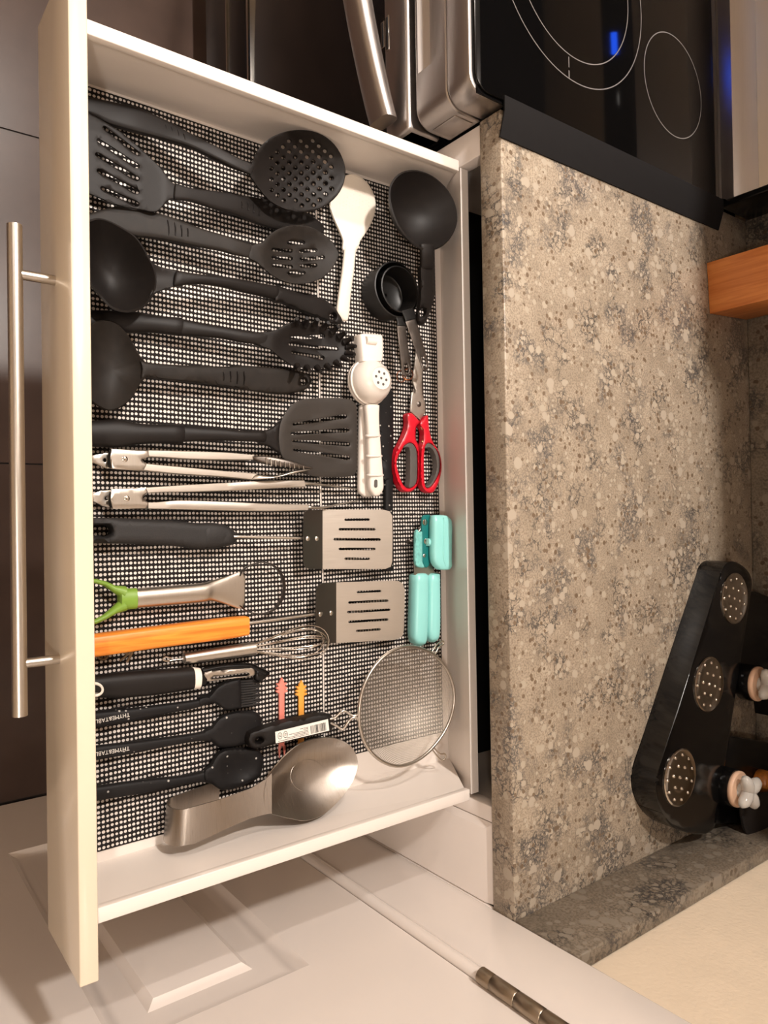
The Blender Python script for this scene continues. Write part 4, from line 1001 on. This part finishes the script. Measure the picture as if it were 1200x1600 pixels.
# --- fine mesh strainer
t = thing('strainer', 'round fine mesh strainer with steel rim and black labelled handle', 'strainer')
rim = [(561, 1118), (561, 1112), (563, 1093.5), (569, 1070.5), (582, 1045.6), (599.7, 1026), (619, 1014), (638, 1010), (657, 1013), (676, 1021.6), (692, 1037), (703, 1056), (709, 1078), (709, 1100), (704, 1122), (695, 1142), (682, 1161), (667, 1177), (650, 1189), (632, 1196), (615, 1196.5), (596, 1189), (580.5, 1176), (569, 1158.7), (563, 1139.5), (561, 1126)]
def srt(x, y): return .054 - .008 * (x - 560) / 150
Rw = [P(x, y, srt(x, y)) for x, y in sm_closed(rim, 3)]
tube('rim_wire', Rw, .0021, M['steel'], t, 10, close=True)
Cc = np.mean(Rw, 0); V = []; Fc = []; nr = 9; n = len(Rw)
for i in range(nr + 1):
    s = max(1 - i / nr, .02)
    for v in Rw: V.append(Cc + (v - Cc) * s * .985 + np.array([0, 0, -.044 * (1 - s ** 2.6)]))
for i in range(nr):
    for a in range(n):
        b = (a + 1) % n; Fc.append((i * n + a, i * n + b, (i + 1) * n + b, (i + 1) * n + a))
Fc.append(tuple(nr * n + a for a in range(n)))
mk('mesh_basket', V, Fc, M['mesh'], t, 60)
tube('neck_wire', px3([(512, 1124, .040), (522, 1122, .042), (529, 1116, .045), (536.4, 1110.5, .047), (544, 1114, .049), (551, 1118.3, .051), (558, 1117.5, .053), (562, 1108, .053)]), .0016, M['steel'], t, 8, sub=2)
tube('neck_wire', px3([(512, 1128, .040), (522, 1132, .042), (529, 1136.5, .044), (535.5, 1140, .046), (542, 1131, .049), (549, 1122.5, .051), (557, 1121.5, .053), (562, 1132, .053)]), .0016, M['steel'], t, 8, sub=2)
tube('rest_hook', px3([(673, 1022, .047), (679, 1012, .046), (685, 1005, .045), (692, 1001.5, .044), (693, 1006, .044), (686, 1011, .045), (681, 1020, .046), (678, 1025, .047)]), .0011, M['wire'], t, 8, sub=3)
tube('rest_hook', px3([(676, 1166, .044), (683, 1174, .042), (688, 1178, .041), (695, 1178, .040), (696, 1184, .039), (691, 1188, .038), (685, 1184, .039), (679, 1176, .041), (673, 1169, .044)]), .0011, M['wire'], t, 8, sub=3)
plate('handle', [(389, 1148), (397, 1142), (440, 1128), (480, 1119.5), (506, 1115), (517, 1117.5), (522, 1127), (519, 1140), (510, 1145), (476.7, 1152.5), (432.7, 1162), (404, 1169.5), (393, 1168), (387, 1159)], lambda x, y: .030 + .013 * (x - 390) / 130, .015, M['nylon'], t, [ell(405, 1156.5, 6.5, 4.6, 12, -.3)], g=8, rnd=(7, .005))
lb = [(430, 1143.5), (512.5, 1123.5), (514.5, 1141.5), (431, 1161.5)]
def lh(x, y): return .0306 + .013 * (x - 390) / 130
def patch(name, q, m, e=.00012, par=None):
    vs = [P(x, y, lh(x, y) + e) for x, y in q]
    o = mk(name, vs + [v - np.array([0, 0, .0001]) for v in vs], [(0, 1, 2, 3), (7, 6, 5, 4), (0, 4, 5, 1), (1, 5, 6, 2), (2, 6, 7, 3), (3, 7, 4, 0)], m, par, 0)
    return o
lab = patch('paper_label', lb, M['label'], .0002, t)
def LB(u, v):
    a, b, c, d_ = [np.array(q) for q in lb]; return tuple((a * (1 - u) + b * u) * (1 - v) + (d_ * (1 - u) + c * u) * v)
V = []; Fc = []
def inkq(u0, v0, u1, v1):
    b = len(V)
    for u, v in ((u0, v0), (u1, v0), (u1, v1), (u0, v1)):
        x, y = LB(u, v); V.append(P(x, y, lh(x, y) + .00032))
    Fc.append((b, b + 1, b + 2, b + 3))
u = .66
rb = random.Random(5)
while u < .95:
    w = rb.choice([.006, .006, .010, .016]); inkq(u, .22, u + w, .92); u += w + rb.choice([.006, .008, .012])
for v_, a_, b_ in ((.25, .47, .62), (.36, .53, .62), (.50, .25, .62), (.62, .34, .62), (.74, .22, .62), (.86, .05, .62)):
    u = a_
    while u < b_:
        w = rb.uniform(.008, .022); inkq(u, v_, min(u + w, b_), v_ + .055); u += w + .006
for cx in (.085, .19):
    for k in range(20):
        a = 2 * math.pi * k / 20; a2 = 2 * math.pi * (k + 1) / 20; b = len(V)
        for aa, q in ((a, 1), (a2, 1), (a2, .82), (a, .82)):
            x, y = LB(cx + .042 * q * math.cos(aa), .45 + .30 * q * math.sin(aa)); V.append(P(x, y, lh(x, y) + .00032))
        Fc.append((b, b + 1, b + 2, b + 3))
    inkq(cx - .02, .36, cx + .02, .41); inkq(cx - .022, .47, cx + .022, .52)
mk('label_print', V, Fc, M['ink'], t, 0, False)
# --- two cocktail picks
def pick(name, label, m, cx, ty, by, prongs):
    t = thing(name, label, 'pick')
    o = [(cx, ty), (cx + 2.5, ty + 5), (cx + 3.5, ty + 9), (cx + 7, ty + 8), (cx + 7.5, ty + 10), (cx + 3.8, ty + 13.5), (cx + 8, ty + 15), (cx + 8, ty + 17), (cx + 3.8, ty + 18.5), (cx + 8.5, ty + 20), (cx + 8, ty + 22.5), (cx + 3.6, ty + 24)]
    o2 = [(2 * cx - x - 1, y + 1) for x, y in reversed(o[1:])]
    plate('pick_shaft', o + [(cx + 3.5, by), (cx - 4.5, by)] + o2, .006, .0028, m, t, g=5, sm=1, rnd=(1, .0005))
    for a, b, c, d_ in prongs:
        loft('prong', [(a - 2.6, by - 1, a + 2.6, by - 1, .0045, .0013), (b - 1.8, c, b + 1.8, c, .0045, .0012), (b - .6, d_, b + .6, d_, .0045, .0008)], m, t, n=8, sub=1)
pick('cocktail_pick', 'coral pink plastic pick with fir-shaped head, partly under the strainer handle', M['pink'], 441, 1058.5, 1166, [(437.5, 436.5, 1172, 1184), (443.8, 444.2, 1172, 1182)])
pick('cocktail_pick', 'orange plastic pick with fir-shaped head, partly under the strainer handle', M['orange'], 471.5, 1063, 1160, [(468, 467, 1166, 1176), (474, 474.6, 1166, 1175)])
# --- can opener
t = thing('can_opener', 'turquoise manual can opener with teal gear plate', 'can opener')
TE = M['teal']
loft('grip', [(643.5, 899, 665, 898.5, .014, .011), (642.5, 940, 664.5, 940, .014, .0115), (641.3, 985, 663.5, 985, .014, .0115), (643, 1002, 662, 1002, .014, .010), (648, 1007, 658, 1007, .014, .007)], TE, t, p=3.2, cap=.3)
loft('grip', [(665.5, 899, 682.5, 897, .015, .011), (665, 940, 682.8, 940, .015, .0115), (664.5, 980, 682.6, 980, .015, .0115), (666, 996, 681, 996, .015, .010), (670, 1002, 677, 1002, .015, .006)], TE, t, p=3.2, cap=.3)
plate('steel_jaw', [(648, 880), (649, 838), (660, 820), (672, 806), (674, 880), (680, 897), (679, 901), (649, 902)], .020, .003, M['steel'], t, g=7, sm=1, rnd=(1, .0004))
plate('gear_plate', [(659.5, 810), (662, 805.5), (668, 804.5), (673, 807), (674, 830), (674, 868), (672, 880), (666.5, 887), (661, 882), (659, 868), (659, 830)], .0235, .003, M['teal_d'], t, g=6, sm=2, rnd=(1.5, .0008))
plate('cutter_cover', [(648.8, 832), (652, 827.5), (654, 830.5), (657, 832), (659.5, 831), (659.8, 852), (660, 878), (663.5, 886.5), (656, 886.8), (650.5, 884), (648, 876), (648.3, 850)], .0255, .004, M['teal_s'], t, g=6, sm=2, rnd=(2, .0015))
loft('turning_key', [(674.5, 806, 697, 806.5, .030, .006), (674, 815, 703, 815, .031, .0075), (673.8, 840, 703.3, 840, .031, .0078), (674, 870, 703, 872, .031, .0076), (677, 882, 703.5, 884, .031, .007), (683, 889, 701, 889, .031, .0055)], TE, t, p=4, cap=.25)
tube('key_fold', px3([(693.5, 809, .0385), (693.5, 840, .0390), (693, 870, .0388), (696, 884, .0375)]), .0011, TE, t, 8, sub=3)
tube('key_axle', [P(667, 847, .025), P(676, 848, .026)], .0052, TE, t, 16)
lathe('gear_wheel', P(640.5, 847, .016), [(.0052, -.0012), (.0056, 0), (.0052, .0012)], M['steel_d'], t, 20, (1, -.4, .3), caps=True)
for x, y, r_ in ((664, 816, .0042), (666, 846, .0042), (663, 868, .0026)):
    rivet(x, y, .0236, r_, M['chrome'], t)
# --- scissors
t = thing('scissors', 'red-handled kitchen scissors with grey finger liners pointing at the range', 'scissors')
plate('blade', [(641.5, 643), (643, 613), (646, 612), (649, 615), (649.5, 610), (645, 596), (644.6, 590), (649, 562), (651, 540), (654, 533), (657, 540), (659.5, 566), (660.5, 580), (658.7, 597), (659.7, 616), (664.4, 629), (664.4, 644), (657, 656)], .012, .002, M['steel_y'], t, g=6, sm=1, rnd=(.8, .0004))
plate('blade', [(646, 645), (643, 630), (645, 612), (648, 600), (650, 570), (650, 536), (652.5, 532), (657, 560), (658, 580), (661.5, 600), (661.5, 618), (663, 640)], .0095, .002, M['steel_d'], t, g=6, sm=1, rnd=(.8, .0004))
rivet(654.5, 631.5, .0122, .0036, M['steel_d'], t, 'pivot_screw', .0018)
RD = M['red']
def finger(outer, hole, liner_o, nm):
    o = plate(nm, outer, .018, .012, RD, t, [sm_closed(hole, 3)], g=6, rnd=(4, .004))
    return plate('finger_liner', liner_o, .0175, .010, M['graydark'], t, g=6, rnd=(1.5, .0006))
finger([(636, 647), (643, 645.5), (650, 652), (655.5, 660), (650, 668), (649.4, 686), (653, 694), (655, 712), (655, 730.6), (654, 749), (651, 760.6), (642, 768.5), (630.6, 767.5), (622.5, 757), (616.6, 738), (615.3, 721), (618.4, 706), (628, 687.5), (634.4, 672.5), (636.5, 660)],
       [(630.6, 699), (640, 692), (647.5, 697), (651.3, 710), (651.5, 744), (648.5, 757), (640, 762.5), (634, 761.5), (627.5, 753), (621.3, 734), (620.3, 719)],
       [(631, 699), (640, 692.2), (647.5, 697), (651.3, 710), (651.5, 744), (648.5, 757), (640, 762.5), (639, 757), (640.3, 749), (641, 720), (639.5, 700)], 'handle')
finger([(668, 649), (661, 655), (657, 659), (656.2, 664), (661, 674), (660.6, 690), (658, 699), (657, 721), (656.5, 740), (658, 757), (662.5, 766), (670, 770.5), (677.5, 768.5), (685, 755), (689.7, 736), (689.7, 721), (686, 706), (677.5, 693), (672, 678), (669.5, 660)],
       [(664, 702), (669, 692.5), (679, 699), (686, 714), (687.3, 726), (685.5, 738), (677.5, 754.5), (670, 762), (664.5, 759), (662.6, 742), (662.3, 716)],
       [(664, 700), (669, 692.5), (679, 699), (686, 714), (687.3, 726), (685.5, 738), (677.5, 754.5), (670, 762), (665, 759.5), (671, 758), (678, 748), (682.3, 735), (682.3, 720), (678, 706), (672, 699.5)], 'handle')
tube('bottle_grip', px3([(657.5, 667, .013), (662, 674, .013), (663.5, 682, .013), (659.5, 691, .013)]), .0014, M['brass'], t, 8, sub=3)
# --- measuring cups (nested) and their ring
def cup(label, cx, cy, rr, hb, ht, nm='measuring_cup'):
    t = thing(nm, label, 'measuring cup')
    C = P(cx, cy, ht); C[2] = F
    lathe('cup', C, [(.002, hb), (rr * .86, hb), (rr * .93, hb + .002), (rr * .985, ht - .003), (rr, ht), (rr - .0016, ht + .0004), (rr - .0022, ht - .001), (rr * .93 - .002, hb + .004), (rr * .86 - .002, hb + .0022), (.002, hb + .0021)], M['cupblk'], t, 56)
    return t
t = cup('larger black measuring cup with steel handle, holding the smaller cup', 620.5, 452.5, .0360, .002, .036)
loft('handle_tab', [(618, 496.5, 632.2, 496, .0345, .0014), (620, 501, 633.5, 500, .0345, .0014), (620.3, 508.5, 633.8, 509, .0345, .0014)], M['cupblk'], t, p=5, sub=1, cap=.1)
plate('handle', [(620.3, 508.5), (633.8, 509), (636, 530), (640, 555), (642.7, 575), (642, 584), (635.5, 588), (628.5, 586), (626, 560), (623, 535)], .0345, .0012, M['steel_d'], t, [slot(634.5, 571, 636, 580.5, 3.2, 3)], g=7, sm=1, rnd=(1, .0003))
tube('keyring', px3([(637 + 8.5 * math.cos(a), 585 + 8.5 * math.sin(a), .030 + .008 * math.sin(a)) for a in [2 * math.pi * k / 18 for k in range(18)]]), .0008, M['copper'], t, 8, close=True)
tube('keyring', px3([(627 + 7 * math.cos(a), 588 + 9 * math.sin(a), .022 + .006 * math.cos(a)) for a in [2 * math.pi * k / 18 for k in range(18)]]), .0006, M['copper'], t, 8, close=True)
t = cup('smaller black measuring cup nested inside the larger one, steel handle slanting outwards', 624.8, 451.9, .0300, .0075, .0392)
loft('handle_tab', [(627, 486, 645, 481, .0385, .0014), (630.5, 494, 648, 489, .0385, .0014), (633.5, 502, 650, 497, .0385, .0014)], M['cupblk'], t, p=5, sub=1, cap=.1)
plate('handle', [(633.5, 502), (650, 497), (656, 520), (663, 545), (669.5, 567), (669.8, 574), (666, 579), (661, 578), (656, 565), (648, 543), (640, 520)], .038, .0012, M['steel_d'], t, [slot(661, 560, 664.5, 571, 3.0, 2.8)], g=7, sm=1, rnd=(1, .0003))
# --- citrus squeezer
t = thing('citrus_squeezer', 'white plastic citrus squeezer with a perforated dome lying across the liners', 'squeezer')
WH = M['white2']
Cb = P(576.5, 597.5, .0215); axd = np.array([-.06, .03, 1.0]); axd /= np.linalg.norm(axd)
R0 = .0278
prof = [(R0 * 1.02, -.004), (R0 * 1.06, -.002), (R0 * 1.06, .001), (R0 * 1.0, .002)] + [(R0 * math.cos(a), R0 * .96 * math.sin(a) + .002) for a in [math.radians(k) for k in (8, 18, 28, 38, 48, 58)]]
rl = R0 * math.cos(math.radians(58)); zl = R0 * .96 * math.sin(math.radians(58)) + .002
prof += [(rl * .97, zl + .0008), (rl * .93, zl + .0002), (.0008, zl + .0006)]
lathe('upper_cup', Cb, prof, WH, t, 48, axd, 35, caps=True)
lathe('lower_cup', Cb, [(R0 * 1.06, -.0042), (R0 * 1.04, -.007)] + [(R0 * math.cos(a), -.004 - R0 * .5 * math.sin(a)) for a in [math.radians(k) for k in (12, 30, 50, 70, 88)]], WH, t, 48, axd, 45, caps=True)
qm = Vector((0, 0, 1)).rotation_difference(Vector(axd)).to_matrix()
for k in range(7):
    rr = 0 if k == 0 else rl * .55; a = math.radians(60 * k + 20)
    pc = Cb + np.array(qm @ Vector((rr * math.cos(a), rr * math.sin(a), zl + .0005)))
    lathe('juice_hole', pc, [(.0017, -.0004), (.0017, .0004), (.0001, .0004)], M['graydark'], t, 12, axd, caps=True)
loft('hinge_block', [(557, 524, 593, 526, .020, .009), (557.5, 535, 593.5, 537, .021, .010), (559, 553, 593.5, 556, .022, .010), (560, 566, 592, 566, .022, .010)], WH, t, p=6, cap=.2)
tube('hinge_pin', [P(571, 532, .030), P(586, 534, .030)], .0052, WH, t, 16)
box_pts = None
loft('lower_handle', [(561, 634, 584, 632, .013, .004), (561, 650, 582, 650, .012, .005), (560, 700, 583, 700, .010, .005), (559.5, 750, 585, 750, .008, .005), (560, 768, 584, 768, .008, .005), (565, 774, 580, 774, .008, .004)], WH, t, p=3.5)
loft('upper_handle', [(569, 634, 591, 634, .0255, .006), (571, 656, 590.3, 656, .0245, .0062), (573, 690, 592.3, 690, .0235, .0062), (574.3, 725, 595, 725, .0225, .0062), (575.2, 750, 597, 750, .0215, .0062), (576, 764, 597, 764, .0212, .006), (581, 773.5, 592, 773.5, .021, .0045)], WH, t, n=20, p=3.2, cap=.3)
plate('hanging_slot', slot(587.5, 751.5, 587.5, 759.5, 2.4, 2.4), .0280, .0012, M['graydark'], t, g=4, sm=1, rnd=(1, 0))
for y in (681, 712.5, 742.5):
    xl, xr = 572 + (y - 681) * .04, 592.5 + (y - 681) * .075
    hh = .0308 - .0022 * (y - 681) / 61
    tube('grip_band', [P(xl - .5, y, hh - .006), P(xl + 3, y, hh - .0012), P((xl + xr) / 2, y, hh), P(xr - 3, y, hh - .0012), P(xr + .8, y, hh - .006)], .0017, WH, t, 8, sub=2)
# --- rice paddle
t = thing('rice_paddle', 'flat white rice paddle with dimpled blade, half under the skimmer', 'paddle')
plate('blade', [(520, 296), (528, 281), (540, 274), (552, 272), (565, 277.5), (578, 291), (585, 307), (587, 323), (583, 341.7), (574, 360), (563, 376.5), (557, 391), (536.5, 391), (536, 376), (530, 360), (521, 340), (515.5, 320)], lambda x, y: .014 + .004 * max(0, (y - 330) / 60), .003, M['white'], t, g=8, rnd=(3, .0012))
V, Fc = [], []
for j in range(12):
    for i in range(12):
        x = 522 + i * 5.2 + j * .0 - j * .6; y = 286 + j * 5.6 + (12 - i) * 2.0
        if inside(np.array([[x, y]]), np.array([(524, 296), (541, 279), (552, 277), (563, 282), (574, 294), (581, 308), (583, 322), (579, 340), (568, 358), (545, 362), (528, 345), (520, 322)]))[0]:
            c = P(x, y, .0141); b = len(V); V.append(c + np.array([0, 0, .0006]))
            for k in range(6): V.append(c + .0011 * np.array([math.cos(k * math.pi / 3), math.sin(k * math.pi / 3), 0]))
            for k in range(6): Fc.append((b, b + 1 + k, b + 1 + (k + 1) % 6))
o = mk('dimples', V, Fc, M['white'], t, 60); o['kind'] = 'stuff'
loft('handle', [(536.5, 384, 560, 384, .0165, .0022), (537.5, 391, 556, 391, .0175, .0035), (534, 424, 552.5, 424, .019, .004), (530.5, 448, 549, 448, .019, .004), (527.4, 470, 546.7, 470, .018, .004), (526, 488, 545, 490, .017, .0038), (533, 500, 543, 500, .016, .003)], M['white'], t, p=2.4)
# --- second ladle at the back
t = thing('ladle', 'black ladle with round bowl in the back corner beside the measuring cups', 'ladle')
bowl('bowl', [(612.7, 288.5), (610, 303), (612.7, 323), (622, 349), (636.5, 369), (653, 384), (665, 388.5), (677, 388.4), (691.5, 382), (704, 369), (712.6, 351), (713.5, 332.5), (708, 312), (695, 292), (675, 275.7), (653, 268), (634.7, 269), (622, 275.7)], .074, .036, .0022, NY, t, 2.3)
loft('neck', [(656, 382, 678, 384, .072, .003), (658, 400, 677, 400, .069, .0045), (657.5, 420, 677.5, 420, .062, .005)], NY, t)
plate('handle', [(657.5, 415), (677.3, 415), (679.2, 440), (679.8, 458), (675.5, 476), (668, 498), (661, 508), (654.5, 504), (652, 492), (654.5, 478), (657, 450)], lambda x, y: .066 - .024 * (y - 415) / 95, .008, NY, t, [ell(660, 488, 4.6, 7.4, 12, .15)], g=6, rnd=(6, .004))

# ================================================================== ON THE COUNTER
def CP(x, y, hh):
    q = at(x, y, ZC + hh); q[0] = min(q[0], .4835); q[1] = min(q[1], 1.2445); return q
bb = thing('knife_block', 'upright honey bamboo block standing on the counter near the range', 'block')
a, b = at(1103.5, 411, ZC), at(1108, 490.5, ZC)
v = b - a; v[2] = 0; nrm = np.array([-v[1], v[0], 0]); nrm *= .118 / np.linalg.norm(nrm)
prism('block_body', [a + np.array([0, 0, .0006]), b + np.array([0, 0, .0006]), b + nrm + np.array([0, 0, .0006]), a + nrm + np.array([0, 0, .0006])], (0, 0, .23), M['bamboo'], bb, .001)
rk = thing('spice_stand', 'rounded black countertop stand with three perforated chrome lids in its top', 'spice stand')
PB = M['plastic']
def round_poly(cs, n=7):
    out = []
    for i in range(len(cs)):
        p0 = np.array(cs[i - 1][:2], float); p1 = np.array(cs[i][:2], float); p2 = np.array(cs[(i + 1) % len(cs)][:2], float); r_ = cs[i][2]
        a = (p0 - p1) / np.linalg.norm(p0 - p1); b = (p2 - p1) / np.linalg.norm(p2 - p1)
        q0, q2 = p1 + a * r_, p1 + b * r_
        for k in range(n + 1):
            t = k / n; out.append(tuple(q0 * (1 - t) ** 2 + 2 * p1 * t * (1 - t) + q2 * t * t))
    return out
top_out = round_poly([(1134, 868, 26), (1016, 1240, 40), (1052, 1300, 34), (1116, 1306, 26), (1178, 895, 24)])
plate('stand_body', top_out, .040, .0394, M['stand'], rk, g=12, sm=1, rnd=(3.5, .0022), pf=CP, smooth=40)
for (x, y, rx, ry) in ((1147.5, 935, 21, 40), (1107.5, 1069, 22.5, 43), (1062, 1214.5, 24, 45)):
    C = at(x, y, ZC + .0402); rr = (np.linalg.norm(at(x, y + ry, ZC + .0402) - at(x, y - ry, ZC + .0402))) / 2
    lid = lathe('chrome_lid', C, [(rr, -.002), (rr, .0012), (rr * .96, .002), (rr * .9, .0011), (rr * .5, .0008), (.0005, .0006)], M['chrome'], rk, 40, caps=True)
    for ring_, n_ in ((0, 1), (.42, 6), (.78, 11)):
        for k in range(n_):
            aa = 2 * math.pi * k / n_ + ring_ * 3
            lathe('dimple', C + np.array([rr * ring_ * math.cos(aa), rr * ring_ * math.sin(aa), .0008]), [(.0028, -.0002), (.0024, .0011), (.0012, .0019), (.0001, .0021)], M['chrome'], lid, 10, caps=True)
# rear racks of the stand, with stoppered jars standing in them
plate('rear_rack', [(1166, 925), (1180, 924), (1290, 935), (1300, 1085), (1200, 1075), (1142, 1060), (1155, 990)], .030, .0294, PB, rk, g=16, sm=1, rnd=(3, .002), pf=CP)
plate('rear_rack', [(1138, 1150), (1200, 1160), (1270, 1172), (1262, 1300), (1190, 1308), (1106, 1288), (1126, 1215)], .030, .0294, PB, rk, g=16, sm=1, rnd=(3, .002), pf=CP)
def jar(label, px, py, zt):
    t = thing('spice_jar', label, 'jar', 'glass jars behind the spice stand')
    C = at(px, py, ZC + zt); C0 = np.array([C[0], C[1], ZC + .0305])
    hgt = zt - .0305
    lathe('jar_body', C0, [(.001, 0), (.026, 0), (.028, .003), (.028, hgt - .004), (.0275, hgt), (.001, hgt)], M['plastic'], t, 28)
    lathe('seal', C, [(.0255, 0), (.0265, .002), (.0265, .005), (.0245, .007), (.001, .007)], M['cork'], t, 28, caps=True)
    lathe('stopper_neck', C + np.array([0, 0, .0072]), [(.012, 0), (.010, .004), (.012, .008), (.001, .009)], M['clear'], t, 20, caps=True)
    for k in range(4):
        a = math.pi / 2 * k + .5
        tube('stopper_lobe', [C + np.array([.002 * math.cos(a), .002 * math.sin(a), .018]), C + np.array([.012 * math.cos(a), .012 * math.sin(a), .021]), C + np.array([.022 * math.cos(a), .022 * math.sin(a), .021]), C + np.array([.029 * math.cos(a), .029 * math.sin(a), .020])], [.0095, .0095, .0085, .004], M['clear'], t, 12, sub=2)
jar('clear cross-topped jar in the rack beside the middle chrome lid', 1181, 1068, .052)
jar('clear cross-topped jar in the rack beside the lowest chrome lid, nearest the beige wall', 1150, 1232, .052)
aj = thing('spice_jar', 'small amber-filled jar at the picture edge behind the cross-topped jars', 'jar', 'glass jars behind the spice stand')
C = at(1204, 1224, ZC + .050); lathe('jar_body', (C[0], C[1], ZC + .0305), [(.001, 0), (.017, 0), (.018, .002), (.018, .016), (.015, .0195), (.001, .0195)], M['amber'], aj, 24)
lathe('jar_lid', (C[0], C[1], ZC + .0502), [(.015, 0), (.015, .004), (.014, .005), (.001, .005)], M['amber'], aj, 24, caps=True)
sc = thing('scoop', 'curved black plastic scoop lying behind the spice stand near the beige wall', 'scoop')
plate('scoop_shell', [(1156, 1246), (1175, 1240), (1230, 1238), (1262, 1260), (1262, 1330), (1200, 1329), (1176, 1316), (1161, 1290)], .062, .003, M['nylon'], sc, g=9, rnd=(2, .001), pf=lambda x, y, h: at(x, y, ZC + h + .012 * (1 - ((x - 1156) / 100 - .5) ** 2 * 4) - .012))
loft('scoop_leg', [(1190, 1262, 1240, 1262, .046, .012), (1190, 1300, 1240, 1300, .046, .012)], M['nylon'], sc, pf=CP)

# ------------------------------------------------------------------ put every thing's origin at the middle of its base
bpy.context.view_layer.update()
for e in THINGS:
    pts = []
    for c in e.children:
        for o in [c] + list(c.children):
            if o.type == 'MESH': pts += [o.matrix_world @ Vector(q) for q in o.bound_box]
    if not pts: continue
    lo = [min(p[i] for p in pts) for i in range(3)]; hi = [max(p[i] for p in pts) for i in range(3)]
    loc = Vector(((lo[0] + hi[0]) / 2, (lo[1] + hi[1]) / 2, lo[2]))
    e.location = loc
    for c in e.children: c.matrix_parent_inverse = Matrix.Translation(-loc)
